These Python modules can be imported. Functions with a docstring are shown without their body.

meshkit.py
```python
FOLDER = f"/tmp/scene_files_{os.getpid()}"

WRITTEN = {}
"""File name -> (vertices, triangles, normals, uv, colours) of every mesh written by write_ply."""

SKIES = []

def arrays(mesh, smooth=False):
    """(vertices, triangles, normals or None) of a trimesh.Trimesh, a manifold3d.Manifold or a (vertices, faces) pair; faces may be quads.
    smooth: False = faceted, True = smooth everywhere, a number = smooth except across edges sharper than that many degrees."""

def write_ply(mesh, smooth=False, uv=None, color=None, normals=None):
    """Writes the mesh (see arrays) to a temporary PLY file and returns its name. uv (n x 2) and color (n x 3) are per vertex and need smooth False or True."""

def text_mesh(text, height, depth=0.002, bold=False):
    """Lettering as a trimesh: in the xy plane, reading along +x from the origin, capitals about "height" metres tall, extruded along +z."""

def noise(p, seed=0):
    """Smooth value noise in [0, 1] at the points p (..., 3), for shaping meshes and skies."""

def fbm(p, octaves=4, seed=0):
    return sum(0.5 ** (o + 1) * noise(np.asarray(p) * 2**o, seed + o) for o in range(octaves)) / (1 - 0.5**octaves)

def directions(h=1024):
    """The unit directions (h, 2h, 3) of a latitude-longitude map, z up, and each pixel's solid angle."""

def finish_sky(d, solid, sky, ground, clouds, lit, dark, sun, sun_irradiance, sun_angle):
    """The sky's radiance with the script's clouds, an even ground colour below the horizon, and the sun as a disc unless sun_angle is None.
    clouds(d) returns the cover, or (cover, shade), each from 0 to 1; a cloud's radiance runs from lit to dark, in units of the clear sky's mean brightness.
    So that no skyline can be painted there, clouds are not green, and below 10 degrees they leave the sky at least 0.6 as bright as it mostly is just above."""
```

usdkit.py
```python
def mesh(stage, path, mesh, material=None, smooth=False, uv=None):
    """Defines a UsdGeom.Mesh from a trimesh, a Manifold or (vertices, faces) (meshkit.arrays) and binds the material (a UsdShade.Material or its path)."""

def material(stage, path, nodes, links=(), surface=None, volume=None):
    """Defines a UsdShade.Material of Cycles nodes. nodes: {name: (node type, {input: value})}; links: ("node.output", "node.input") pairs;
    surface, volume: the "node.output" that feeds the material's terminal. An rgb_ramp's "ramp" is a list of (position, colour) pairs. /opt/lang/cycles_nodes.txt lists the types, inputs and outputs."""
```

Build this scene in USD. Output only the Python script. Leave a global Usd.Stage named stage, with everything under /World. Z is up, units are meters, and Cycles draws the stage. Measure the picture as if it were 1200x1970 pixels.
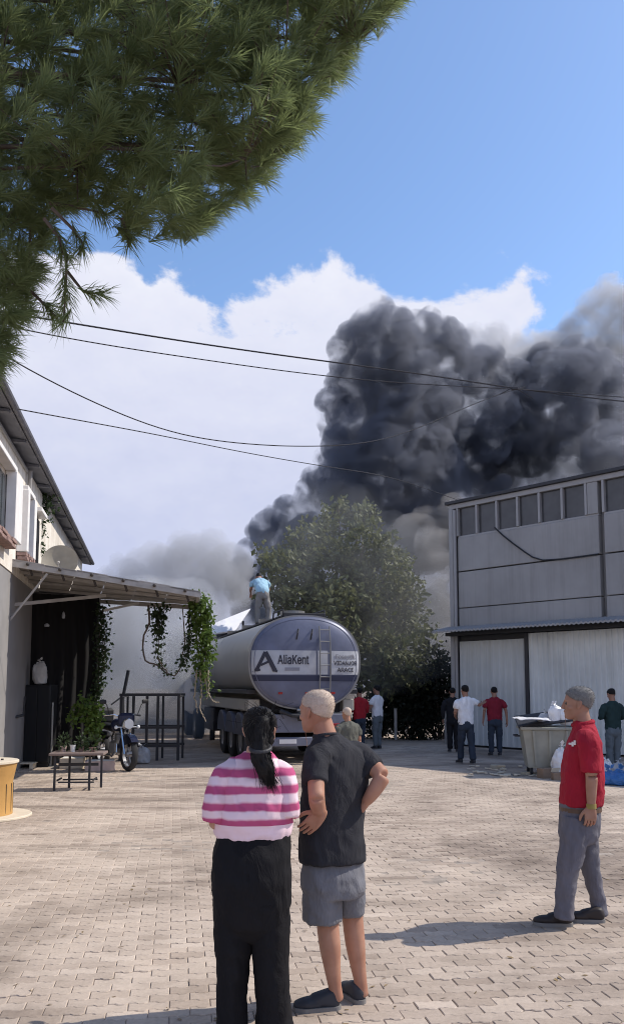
import math, random
import numpy as np, trimesh, manifold3d as m3
import shapely.geometry as sg
import meshkit, usdkit
from pxr import Usd, UsdGeom, UsdLux, UsdShade, Gf, Sdf, Vt
rng = np.random.default_rng(7)
stage = Usd.Stage.CreateInMemory()
UsdGeom.SetStageUpAxis(stage, 'Z'); UsdGeom.SetStageMetersPerUnit(stage, 1.0)
UsdGeom.Xform.Define(stage, '/World'); UsdGeom.Scope.Define(stage, '/World/Looks')
V = lambda *a: np.array(a, float)

# ---------------------------------------------------------------- camera
EYE = V(0, 0, 1.76); F = 1660.0; PITCH = math.radians(6.0); YPP = 1322 - F * math.tan(PITCH)
cam = UsdGeom.Camera.Define(stage, '/World/camera')
cam.AddTransformOp().Set(Gf.Matrix4d(1, 0, 0, 0,
                                     0, -math.sin(PITCH), math.cos(PITCH), 0,
                                     0, -math.cos(PITCH), -math.sin(PITCH), 0,
                                     float(EYE[0]), float(EYE[1]), float(EYE[2]), 1))
cam.CreateHorizontalApertureAttr(36.0); cam.CreateFocalLengthAttr(36.0 * F / 1200)
cam.CreateVerticalApertureAttr(36.0 * 1970 / 1200)
cam.CreateHorizontalApertureOffsetAttr(0.0)
cam.CreateVerticalApertureOffsetAttr(36.0 * (YPP - 985) / 1200)
cam.CreateClippingRangeAttr(Gf.Vec2f(0.1, 5000))
cam.CreateExposureAttr(0.30)

# ---------------------------------------------------------------- sky and sun
SUN = V(0.97, 0.20, 0); SUN /= np.linalg.norm(SUN); ELEV = math.radians(46)
SUND = V(SUN[0] * math.cos(ELEV), SUN[1] * math.cos(ELEV), math.sin(ELEV))
def material(name, nodes, links=(), surface=None, volume=None):
    return usdkit.material(stage, '/World/Looks/' + name, nodes, links, surface, volume)
dome = UsdLux.DomeLight.Define(stage, '/World/sky')
dome.CreateIntensityAttr(1.0)
skym = material('sky', {
    'tc': ('texture_coordinate', {}),
    'sky': ('sky_texture', {'sky_type': 'single_scattering', 'sun_disc': False, 'sun_elevation': ELEV, 'sun_rotation': math.atan2(SUN[0], SUN[1]),
                            'air_density': 1.0, 'aerosol_density': 1.0, 'ozone_density': 1.6}),
    'sep': ('separate_xyz', {}),
    'map': ('mapping', {'scale': (3.0, 3.0, 4.6), 'location': (4.4, 2.2, 0.1)}),
    'n1': ('noise_texture', {'scale': 2.3, 'detail': 9, 'roughness': 0.58, 'distortion': 0.25}),
    'n2': ('noise_texture', {'scale': 0.9, 'detail': 2}),
    'h': ('map_range', {'from_min': 0.312, 'from_max': 0.592, 'to_min': 0.44, 'to_max': -0.50}),
    'add': ('math', {'math_type': 'add'}), 'thin': ('map_range', {'from_min': 0.10, 'from_max': 0.40, 'to_min': 0.0, 'to_max': -0.17, 'clamp': True}), 'add2': ('math', {'math_type': 'add'}),
    'n3': ('noise_texture', {'scale': 5.0, 'detail': 6, 'roughness': 0.6}),
    'cov': ('map_range', {'range_type': 'smoothstep', 'from_min': 0.50, 'from_max': 0.585, 'to_min': 0, 'to_max': 0.95}),
    'shade': ('rgb_ramp', {'ramp': [(0.0, (3.15, 3.35, 4.5)), (0.45, (4.2, 4.3, 5.05)), (0.9, (5.3, 5.3, 5.6))]}),
    'sh_in': ('map_range', {'from_min': 0.10, 'from_max': 0.55, 'to_min': -0.28, 'to_max': 0.62}),
    'sep2': ('math', {'math_type': 'multiply_add', 'value2': 0.45, 'value3': 0.0}),
    'mix': ('mix_color', {}),
    'blue': ('mix_color', {'blend_type': 'multiply', 'fac': 1.0, 'b': (0.92, 1.03, 1.16)}),
    'bg': ('background_shader', {'strength': 0.15}),
}, [('tc.generated', 'sep.vector'), ('tc.generated', 'map.vector'), ('map.vector', 'n1.vector'), ('map.vector', 'n2.vector'),
    ('sep.z', 'h.value'), ('sep.x', 'thin.value'), ('thin.result', 'add2.value1'), ('h.result', 'add2.value2'), ('n1.fac', 'add.value1'), ('add2.value', 'add.value2'), ('add.value', 'cov.value'), ('map.vector', 'n3.vector'),
    ('sep.z', 'sh_in.value'), ('n3.fac', 'sep2.value1'), ('sh_in.result', 'sep2.value3'), ('sep2.value', 'shade.fac'), ('sky.color', 'blue.a'),
    ('blue.result', 'mix.a'), ('shade.color', 'mix.b'), ('cov.result', 'mix.fac'), ('mix.result', 'bg.color')], surface='bg.background')
UsdShade.MaterialBindingAPI.Apply(dome.GetPrim()).Bind(skym)
dome.GetPrim().SetCustomDataByKey('kind', 'structure')
sun = UsdLux.DistantLight.Define(stage, '/World/sun')
sun.CreateIntensityAttr(0.95); sun.CreateAngleAttr(0.53); sun.CreateColorAttr(Gf.Vec3f(1.0, 0.93, 0.83))
sun.GetPrim().CreateAttribute('inputs:normalize', Sdf.ValueTypeNames.Bool).Set(True)
zax = SUND; xax = np.cross(V(0, 0, 1), zax); xax /= np.linalg.norm(xax); yax = np.cross(zax, xax)
sun.AddTransformOp().Set(Gf.Matrix4d(*xax, 0, *yax, 0, *zax, 0, 0, 0, 0, 1))

# ---------------------------------------------------------------- helpers
def ray(x, y):
    r, u = (x - 600) / F, (YPP - y) / F
    return V(r, math.cos(PITCH) - u * math.sin(PITCH), math.sin(PITCH) + u * math.cos(PITCH))
def P(x, y, d):
    """the point seen at photo pixel (x, y) at distance d along +y"""
    q = ray(x, y); return EYE + q * (d / q[1])
def G(x, y, z=0.0):
    q = ray(x, y); return EYE + q * ((z - EYE[2]) / q[2])
def PX(q):
    """photo pixel of a point"""
    q = np.asarray(q, float) - EYE
    f = q[1] * math.cos(PITCH) + q[2] * math.sin(PITCH); u = -q[1] * math.sin(PITCH) + q[2] * math.cos(PITCH)
    return 600 + F * q[0] / f, YPP - F * u / f
_names = {}
def numbered(parent, name):
    k = (parent, name); n = _names.get(k, 0); _names[k] = n + 1
    return name if n == 0 else f'{name}_{n:03d}'
def setdata(prim, **kw):
    for k, v in kw.items():
        if v: prim.SetCustomDataByKey(k, v)
    return prim
def thing(name, label, category, loc=(0, 0, 0), rotz=0.0, group=None, scale=None):
    path = '/World/' + numbered('/World', name)
    x = UsdGeom.Xform.Define(stage, path)
    x.AddTranslateOp().Set(Gf.Vec3d(*map(float, loc)))
    if rotz: x.AddRotateZOp().Set(math.degrees(rotz))
    if scale: x.AddScaleOp().Set(Gf.Vec3f(*([scale] * 3 if np.ndim(scale) == 0 else scale)))
    setdata(x.GetPrim(), label=label, category=category, group=group)
    return path
def part(parent, name, mesh, mat, smooth=False, label=None, kind=None):
    path = parent + '/' + numbered(parent, name)
    m = usdkit.mesh(stage, path, mesh, mat, smooth)
    setdata(m.GetPrim(), label=label, kind=kind)
    return path
def struct(name, mesh, mat, smooth=False, kind='structure', label=None):
    path = '/World/' + numbered('/World', name)
    m = usdkit.mesh(stage, path, mesh, mat, smooth)
    setdata(m.GetPrim(), kind=kind, label=label)
    return path
def solo(name, label, category, mesh, mat, smooth=False, group=None):
    path = '/World/' + numbered('/World', name)
    m = usdkit.mesh(stage, path, mesh, mat, smooth)
    setdata(m.GetPrim(), label=label, category=category, group=group)
    return path
cat = trimesh.util.concatenate
def tm(man):
    m = man.to_mesh(); return trimesh.Trimesh(m.vert_properties[:, :3], m.tri_verts, process=False)
def mani(t):
    return m3.Manifold(m3.Mesh(np.ascontiguousarray(t.vertices, np.float32), np.ascontiguousarray(t.faces, np.uint32)))
def rotm(axis, ang):
    return trimesh.transformations.rotation_matrix(ang, axis)
def box(c, s, ch=0.0, rotz=0.0, R=None):
    """box centred at c of size s with chamfered edges"""
    s = np.asarray(s, float)
    if ch > 0:
        h = s / 2; pts = []
        for sx in (-1, 1):
            for sy in (-1, 1):
                for sz in (-1, 1):
                    for k in range(3):
                        q = h - ch; q[k] = h[k]; pts.append(q * (sx, sy, sz))
        b = trimesh.convex.convex_hull(np.array(pts))
    else:
        b = trimesh.creation.box(s)
    if R is not None: b.apply_transform(R)
    if rotz: b.apply_transform(rotm([0, 0, 1], rotz))
    b.apply_translation(c); return b
def bx(x0, x1, y0, y1, z0, z1, ch=0.0):
    return box(((x0 + x1) / 2, (y0 + y1) / 2, (z0 + z1) / 2), (x1 - x0, y1 - y0, z1 - z0), ch)
def frame_of(t):
    t = np.asarray(t, float) / (np.linalg.norm(t) + 1e-12)
    a = np.cross(t, [0, 0, 1.0]) if abs(t[2]) < 0.95 else np.cross(t, [0, 1.0, 0])
    a /= np.linalg.norm(a); return t, a, np.cross(t, a)
def tube(points, r, sides=8, caps=True):
    p = np.asarray(points, float); n = len(p); r = np.broadcast_to(np.asarray(r, float), (n,))
    t = np.gradient(p, axis=0); t /= np.linalg.norm(t, axis=1, keepdims=True) + 1e-12
    _, a, _ = frame_of(t[0]); A = []
    for k in range(n):
        a = a - t[k] * (a @ t[k]); a /= np.linalg.norm(a) + 1e-12; A.append(a)
    A = np.array(A); B = np.cross(t, A); th = np.arange(sides) * 2 * np.pi / sides
    v = (p[:, None] + r[:, None, None] * (np.cos(th)[None, :, None] * A[:, None] + np.sin(th)[None, :, None] * B[:, None])).reshape(-1, 3)
    f = []
    for i in range(n - 1):
        for j in range(sides):
            a0, a1 = i * sides + j, i * sides + (j + 1) % sides
            f += [(a0, a1, a1 + sides), (a0, a1 + sides, a0 + sides)]
    if caps:
        v = np.vstack([v, p[0], p[-1]])
        for j in range(sides):
            f += [(n * sides, (j + 1) % sides, j), (n * sides + 1, (n - 1) * sides + j, (n - 1) * sides + (j + 1) % sides)]
    return trimesh.Trimesh(v, f, process=False)
def bar(a, b, w, h=None, up=(0, 0, 1)):
    """square bar from a to b"""
    a, b = np.asarray(a, float), np.asarray(b, float); h = h or w
    t = b - a; L = np.linalg.norm(t); t /= L; u = np.asarray(up, float)
    if abs(t @ u) > 0.95: u = V(0, 1, 0)
    s = np.cross(t, u); s /= np.linalg.norm(s); u = np.cross(s, t)
    m = trimesh.creation.box((L, w, h)); M = np.eye(4); M[:3, 0], M[:3, 1], M[:3, 2], M[:3, 3] = t, s, u, (a + b) / 2
    m.apply_transform(M); return m
def cyl(a, b, r, sides=20):
    return tube([a, b], r, sides)
def quad_prism(poly, depth_vec):
    """prism of a planar 3-d polygon pushed along depth_vec"""
    p = np.asarray(poly, float); n = len(p); q = p + np.asarray(depth_vec, float)
    v = np.vstack([p, q]); f = []
    nrm = np.cross(p[1] - p[0], p[2] - p[0])
    for i in range(1, n - 1): f += [(0, i, i + 1), (n, n + i + 1, n + i)]
    for i in range(n): j = (i + 1) % n; f += [(i, n + i, n + j), (i, n + j, j)]
    m = trimesh.Trimesh(v, f, process=False); m.fix_normals(); return m
def smooth_union(mans, edge=0.03, it=8, lam=0.5, mu=-0.53):
    u = m3.Manifold.batch_boolean(mans, m3.OpType.Add).refine_to_length(edge)
    t = tm(u); t.merge_vertices()
    trimesh.smoothing.filter_taubin(t, lam, -mu if mu < 0 else mu, it)
    return t
def loft(rings, n=20):
    """closed mesh through rings (centre xyz, axis a (3), axis b (3), power)"""
    v = []; th = np.arange(n) * 2 * np.pi / n
    for c, a, b, pw in rings:
        cx, sx = np.cos(th), np.sin(th)
        ca, sa = np.sign(cx) * np.abs(cx) ** pw, np.sign(sx) * np.abs(sx) ** pw
        v.append(np.asarray(c)[None] + ca[:, None] * np.asarray(a)[None] + sa[:, None] * np.asarray(b)[None])
    k = len(rings); v = np.vstack(v + [np.asarray(rings[0][0])[None], np.asarray(rings[-1][0])[None]]); f = []
    for i in range(k - 1):
        for j in range(n):
            a0, a1 = i * n + j, i * n + (j + 1) % n
            f += [(a0, a1, a1 + n), (a0, a1 + n, a0 + n)]
    for j in range(n):
        f += [(k * n, (j + 1) % n, j), (k * n + 1, (k - 1) * n + j, (k - 1) * n + (j + 1) % n)]
    m = trimesh.Trimesh(v, f, process=False)
    if m.volume < 0: m.invert()
    return m
def chain(pts, rad, sub=2):
    """hulls of spheres along a polyline"""
    out = []
    for (a, ra), (b, rb) in zip(zip(pts, rad), list(zip(pts, rad))[1:]):
        s = [m3.Manifold.sphere(r, 24).translate(tuple(map(float, p))) for p, r in ((a, ra), (b, rb))]
        out.append(m3.Manifold.batch_hull(s))
    return out
def plain(name, color, rough=0.6, metallic=0.0, var=0.12, scale=6.0, bump=0.0, bscale=60.0, spec=0.4, extra=None):
    """a coloured surface with uneven tone (and optional fine relief)"""
    c = np.asarray(color, float)
    nodes = {'g': ('texture_coordinate', {}), 'n': ('noise_texture', {'scale': scale, 'detail': 5, 'roughness': 0.6}),
             'r': ('rgb_ramp', {'ramp': [(0.28, tuple(np.clip(c * (1 - var), 0, 1))), (0.72, tuple(np.clip(c * (1 + var), 0, 1)))]}),
             'rr': ('map_range', {'to_min': max(rough - 0.1, 0.03), 'to_max': min(rough + 0.1, 1)}),
             'p': ('principled_bsdf', {'metallic': metallic, 'specular_ior_level': spec, **(extra or {})})}
    links = [('g.object', 'n.vector'), ('n.fac', 'r.fac'), ('r.color', 'p.base_color'), ('n.fac', 'rr.value'), ('rr.result', 'p.roughness')]
    if bump:
        nodes |= {'n2': ('noise_texture', {'scale': bscale, 'detail': 4}), 'b': ('bump', {'strength': 1.0, 'distance': bump})}
        links += [('g.object', 'n2.vector'), ('n2.fac', 'b.height'), ('b.normal', 'p.normal')]
    return material(name, nodes, links, surface='p.BSDF')

# ================================================================ GROUND
M_BED = plain('joint_sand', (0.30, 0.252, 0.21), 0.95, var=0.35, scale=9, bump=0.004, bscale=220)
PAVE_NODES = {
    'geo': ('geometry', {}), 'tone': ('attribute', {'attribute': 'tone'}),
    'n1': ('noise_texture', {'scale': 0.33, 'detail': 6, 'roughness': 0.62, 'distortion': 0.7}),
    'n2': ('noise_texture', {'scale': 34, 'detail': 5, 'roughness': 0.7}),
    'n3': ('noise_texture', {'scale': 1.7, 'detail': 6, 'roughness': 0.65}),
    'base': ('rgb_ramp', {'ramp': [(0.0, (0.375, 0.302, 0.243)), (0.35, (0.44, 0.360, 0.292)), (0.7, (0.48, 0.396, 0.323)), (1.0, (0.535, 0.446, 0.366))]}),
    'dirt': ('rgb_ramp', {'ramp': [(0.34, (0.56, 0.545, 0.54)), (0.46, (0.86, 0.85, 0.845)), (0.58, (1.0, 1.0, 1.0))]}),
    'dust': ('rgb_ramp', {'ramp': [(0.30, (0.78, 0.77, 0.76)), (0.5, (1, 1, 1)), (0.72, (1.09, 1.08, 1.06))]}),
    'grain': ('rgb_ramp', {'ramp': [(0.25, (0.8, 0.8, 0.8)), (0.6, (1.06, 1.06, 1.06))]}),
    # a darker, greyer patch with an uneven edge, right of the middle
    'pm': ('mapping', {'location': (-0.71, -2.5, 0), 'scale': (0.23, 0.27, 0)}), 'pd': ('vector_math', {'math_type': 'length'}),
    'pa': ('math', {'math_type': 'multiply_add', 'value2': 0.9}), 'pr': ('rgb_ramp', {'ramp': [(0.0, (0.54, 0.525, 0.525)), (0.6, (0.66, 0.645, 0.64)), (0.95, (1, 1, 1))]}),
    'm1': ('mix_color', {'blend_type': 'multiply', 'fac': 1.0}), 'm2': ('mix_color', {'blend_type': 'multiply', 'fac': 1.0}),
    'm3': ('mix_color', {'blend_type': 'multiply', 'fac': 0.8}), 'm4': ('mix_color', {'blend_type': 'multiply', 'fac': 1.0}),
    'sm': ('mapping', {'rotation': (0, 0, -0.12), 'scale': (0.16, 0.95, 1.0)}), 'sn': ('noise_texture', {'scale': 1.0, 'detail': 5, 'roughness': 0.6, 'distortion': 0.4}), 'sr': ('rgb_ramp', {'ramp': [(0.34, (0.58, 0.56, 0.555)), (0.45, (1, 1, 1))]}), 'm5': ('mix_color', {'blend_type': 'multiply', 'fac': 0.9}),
    'b': ('bump', {'strength': 0.8, 'distance': 0.003}),
    'p': ('principled_bsdf', {'roughness': 0.88, 'specular_ior_level': 0.25}),
}
PAVE_LINKS = [('geo.position', 'n1.vector'), ('geo.position', 'n2.vector'), ('geo.position', 'n3.vector'), ('tone.fac', 'base.fac'),
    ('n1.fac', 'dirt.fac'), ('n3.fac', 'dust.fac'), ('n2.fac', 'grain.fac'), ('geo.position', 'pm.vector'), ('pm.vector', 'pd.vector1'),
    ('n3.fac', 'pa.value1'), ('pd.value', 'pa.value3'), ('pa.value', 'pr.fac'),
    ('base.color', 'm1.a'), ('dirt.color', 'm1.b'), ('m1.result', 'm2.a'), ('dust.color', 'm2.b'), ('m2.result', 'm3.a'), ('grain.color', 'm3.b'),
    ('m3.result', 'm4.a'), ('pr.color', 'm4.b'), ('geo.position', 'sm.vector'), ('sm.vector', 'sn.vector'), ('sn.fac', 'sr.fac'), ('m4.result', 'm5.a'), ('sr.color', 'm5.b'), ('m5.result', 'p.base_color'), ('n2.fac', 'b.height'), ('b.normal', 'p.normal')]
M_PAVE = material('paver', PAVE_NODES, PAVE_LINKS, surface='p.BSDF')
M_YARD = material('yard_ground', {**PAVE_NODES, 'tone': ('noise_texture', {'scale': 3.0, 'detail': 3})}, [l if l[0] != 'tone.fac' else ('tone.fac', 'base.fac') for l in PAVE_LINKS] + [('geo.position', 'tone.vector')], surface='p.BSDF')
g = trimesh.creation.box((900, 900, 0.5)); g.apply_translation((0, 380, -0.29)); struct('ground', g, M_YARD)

PAVING = '/World/paving'
UsdGeom.Xform.Define(stage, PAVING); stage.GetPrimAtPath(PAVING).SetCustomDataByKey('kind', 'structure')
gx, gy = np.meshgrid(np.linspace(-13, 13, 240), np.linspace(2.5, 29, 260), indexing='ij'); gp = np.stack([gx, gy, 0 * gx], -1)
fill = np.clip((meshkit.fbm(gp * 0.7, 4, 31) - 0.50) * 5, 0, 1) * 0.0072 + 0.0012 * (meshkit.noise(gp * 9, 5) - 0.5)   # sand lies higher in some joints than in others
ii = (np.arange(239)[:, None] * 260 + np.arange(259)[None]).ravel()
bedm = trimesh.Trimesh(np.stack([gx, gy, -0.0095 + fill], -1).reshape(-1, 3), np.vstack([np.c_[ii, ii + 260, ii + 261], np.c_[ii, ii + 261, ii + 1]]), process=False)
part(PAVING, 'sand_bed', bedm, M_BED)
def paving():
    L, W, A, J = 0.225, 0.1125, 0.0085, 0.0032
    xs, off = [], []
    for k in range(2):                                   # zigzag long sides, two teeth per stone
        x0 = -L / 2 + k * L / 2
        for fx, s in ((0.0, 1), (0.32, 1), (0.5, -1), (0.82, -1)):
            xs.append(x0 + fx * L / 2); off.append(s * A)
    xs.append(L / 2); off.append(A)
    xs, off = np.array(xs), np.array(off)
    shrink = (L - 2 * J) / L
    def outline(inset):
        sx = xs * (1 - 2 * (J / 2 + inset) / L)
        up = np.stack([sx, W / 2 - J / 2 - inset + off], 1); dn = np.stack([sx, -W / 2 + J / 2 + inset + off], 1)[::-1]
        return np.vstack([dn, up[:]])[::1]
    o, i = outline(0.0), outline(0.0045); n = len(o)
    if np.cross(np.append(o[1] - o[0], 0), np.append(o[2] - o[1], 0))[2] < 0: pass
    area = 0.5 * np.sum(o[:, 0] * np.roll(o[:, 1], -1) - np.roll(o[:, 0], -1) * o[:, 1])
    if area < 0: o, i = o[::-1], i[::-1]
    # vertices: top ring, edge ring, foot ring
    base = np.vstack([np.c_[i, np.zeros(n)], np.c_[o, np.full(n, -0.004)], np.c_[o, np.full(n, -0.02)]])
    # triangulate the top as strips between the two zigzag sides
    poly = sg.Polygon(i); tv, tf = trimesh.creation.triangulate_polygon(poly, engine='earcut')
    idx = [int(np.argmin(((i - q) ** 2).sum(1))) for q in tv]
    faces = [tuple(idx[k] for k in t) for t in tf]
    ff = []
    for t in faces:
        a, b, c = (i[k] for k in t)
        ff.append(t if (b[0]-a[0])*(c[1]-a[1])-(b[1]-a[1])*(c[0]-a[0]) > 0 else t[::-1])
    for r in (0, n):
        for k in range(n):
            q = (k + 1) % n; ff += [(r + k, r + n + k, r + n + q), (r + k, r + n + q, r + q)]
    ff = np.array(ff)
    th = math.radians(9); c, s = math.cos(th), math.sin(th)
    spots = []
    rows = np.arange(-40, 320)
    for r in rows:
        cols = np.arange(-130, 130)
        spots.append(np.stack([(cols + 0.5 * (r % 2)) * L, np.full(len(cols), r * W)], 1))
    sp = np.vstack(spots); sp = np.stack([c * sp[:, 0] - s * sp[:, 1], s * sp[:, 0] + c * sp[:, 1]], 1)
    keep = (sp[:, 1] > 3.4) & (sp[:, 1] < 27.5) & (np.abs(sp[:, 0]) < 0.385 * sp[:, 1] + 0.45)
    sp = sp[keep]; sp = sp[np.argsort(np.hypot(sp[:, 0], sp[:, 1]))]
    N = len(sp); r = np.random.default_rng(11)
    z = r.normal(0, 0.0018, N) + 0.006 * (meshkit.noise(np.c_[sp * 0.8, np.zeros(N)], 3) - 0.5); tilt = r.normal(0, 0.008, (N, 2)); yaw = th + r.normal(0, 0.012, N)
    tone = np.clip(0.52 + 0.2 * r.standard_normal(N) - 0.5 * (r.uniform(size=N) < 0.05), 0, 1)
    keepz = np.where(np.hypot(sp[:, 0], sp[:, 1]) > 0, 1, 1)
    v = np.repeat(base[None], N, 0); lx, ly = v[..., 0].copy(), v[..., 1].copy()
    v[..., 0] = np.cos(yaw)[:, None] * lx - np.sin(yaw)[:, None] * ly + sp[:, :1]
    v[..., 1] = np.sin(yaw)[:, None] * lx + np.cos(yaw)[:, None] * ly + sp[:, 1:]
    v[..., 2] += (z[:, None] + tilt[:, :1] * lx + tilt[:, 1:] * ly)
    def emit(a, b, name, kind=None):
        k = b - a; vv = v[a:b].reshape(-1, 3); fa = (ff[None] + (np.arange(k) * len(base))[:, None, None]).reshape(-1, 3)
        path = PAVING + '/' + numbered(PAVING, name)
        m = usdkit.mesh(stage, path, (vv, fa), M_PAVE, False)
        UsdGeom.PrimvarsAPI(m).CreatePrimvar('tone', Sdf.ValueTypeNames.FloatArray, 'vertex').Set(Vt.FloatArray.FromNumpy(np.repeat(tone[a:b], len(base)).astype(np.float32)))
        if kind: m.GetPrim().SetCustomDataByKey('kind', kind)
    # the stones that show largest lie in the picture's foot: single parts
    inview = np.array([0 < PX((q[0], q[1], 0))[0] < 1200 and PX((q[0], q[1], 0))[1] < 1975 for q in sp[:900]])
    single = np.nonzero(inview)[0][:300]; rest = np.setdiff1d(np.arange(N), single)
    order = np.concatenate([single, rest]); v[:] = v[order]; tone[:] = tone[order]
    for k in range(len(single)): emit(k, k + 1, 'paver')
    emit(len(single), N, 'paver_field', 'stuff')
    print('pavers', N, N * len(ff))
paving()

# ================================================================ BUILDING ON THE RIGHT
def streaked(name, color, rough, amount, bump=0.002, metallic=0.0):
    c = np.asarray(color, float)
    return material(name, {'g': ('geometry', {}), 'n': ('noise_texture', {'scale': 0.7, 'detail': 6, 'roughness': 0.65}), 'mp': ('mapping', {'scale': (4.5, 4.5, 0.28)}), 'st': ('noise_texture', {'scale': 1.0, 'detail': 6, 'roughness': 0.65}), 'n2': ('noise_texture', {'scale': 30, 'detail': 4}),
        'r': ('rgb_ramp', {'ramp': [(0.3, tuple(c * 0.88)), (0.7, tuple(np.clip(c * 1.1, 0, 1)))]}), 's': ('rgb_ramp', {'ramp': [(0.30, (1 - amount, 1 - amount, 1 - amount * 1.05)), (0.52, (1, 1, 1))]}), 'm': ('mix_color', {'blend_type': 'multiply', 'fac': 1.0}),
        'b': ('bump', {'distance': bump}), 'p': ('principled_bsdf', {'roughness': rough, 'metallic': metallic, 'specular_ior_level': 0.35})},
        [('g.position', 'n.vector'), ('g.position', 'mp.vector'), ('mp.vector', 'st.vector'), ('g.position', 'n2.vector'), ('n.fac', 'r.fac'), ('st.fac', 's.fac'), ('r.color', 'm.a'), ('s.color', 'm.b'), ('m.result', 'p.base_color'), ('n2.fac', 'b.height'), ('b.normal', 'p.normal')], surface='p.BSDF')
M_PANEL = streaked('precast_panel', (0.29, 0.285, 0.282), 0.8, 0.14)
M_FRAMEL = plain('pale_column', (0.30, 0.295, 0.295), 0.7, var=0.08, scale=2)
M_GLASSR = plain('dusty_window_glass', (0.05, 0.05, 0.052), 0.22, var=0.5, scale=0.9, spec=0.6)
M_CORR = streaked('galvanised_sheet', (0.66, 0.68, 0.67), 0.5, 0.16, 0.001, 0.1)
M_CORR2 = streaked('galvanised_door_sheet', (0.50, 0.515, 0.51), 0.55, 0.16, 0.001, 0.1)
M_DARK = plain('dark_steel', (0.03, 0.03, 0.034), 0.55, var=0.2)
M_CABLE = plain('black_cable', (0.018, 0.018, 0.02), 0.6)
rr = ray(-870, 1322); e = -V(rr[0], rr[1], 0); e /= np.linalg.norm(e)      # along the wall towards the viewer
nrm = V(-e[1], e[0], 0)
if nrm[1] > 0: nrm = -nrm                                                  # out of the wall, towards the viewer
C0 = P(870, 1322, 26.3); C0[2] = 0
def onwall(x, y, out=0.0):
    q = ray(x, y); o = C0 + nrm * out; t = ((o - EYE) @ nrm) / (q @ nrm); p = EYE + q * t - o
    return p @ e, p[2]
RB = thing('warehouse', 'grey precast warehouse with a strip of high windows and corrugated metal doors on the right', 'building', C0, math.atan2(e[1], e[0]))
# local frame: x along the wall, -y out of the wall?  (rotated so that local x = e)
sgn = -1.0 if (np.array([-e[1], e[0], 0]) @ nrm) < 0 else 1.0              # local y sign that points out
def wb(s0, s1, o0, o1, z0, z1, ch=0.0):
    a, b = sorted((sgn * o0, sgn * o1)); return bx(s0, s1, a, b, z0, z1, ch)
zt = onwall(870, 968)[1]; zc = onwall(870, 1213)[1]; END = 15.0; s_col = onwall(1157, 1000)[0]
zw1, zw0 = onwall(1005, 960)[1], onwall(1005, 1013)[1]; z1, z2 = onwall(1060, 1078)[1], onwall(1030, 1158)[1]
print('right building', zt, zc, s_col, zw1, zw0, z1, z2)
part(RB, 'core_wall', wb(0.0, END, -11.0, -0.2, 0, zt - 0.05), M_PANEL)
part(RB, 'roof', wb(-0.12, END + 0.1, -11.1, 0.10, zt - 0.045, zt + 0.05, 0.01), M_DARK)
part(RB, 'parapet', wb(0.0, END, -0.198, 0.02, zw1 + 0.1, zt - 0.047, 0.01), M_FRAMEL)
bay = s_col - 0.28
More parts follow.
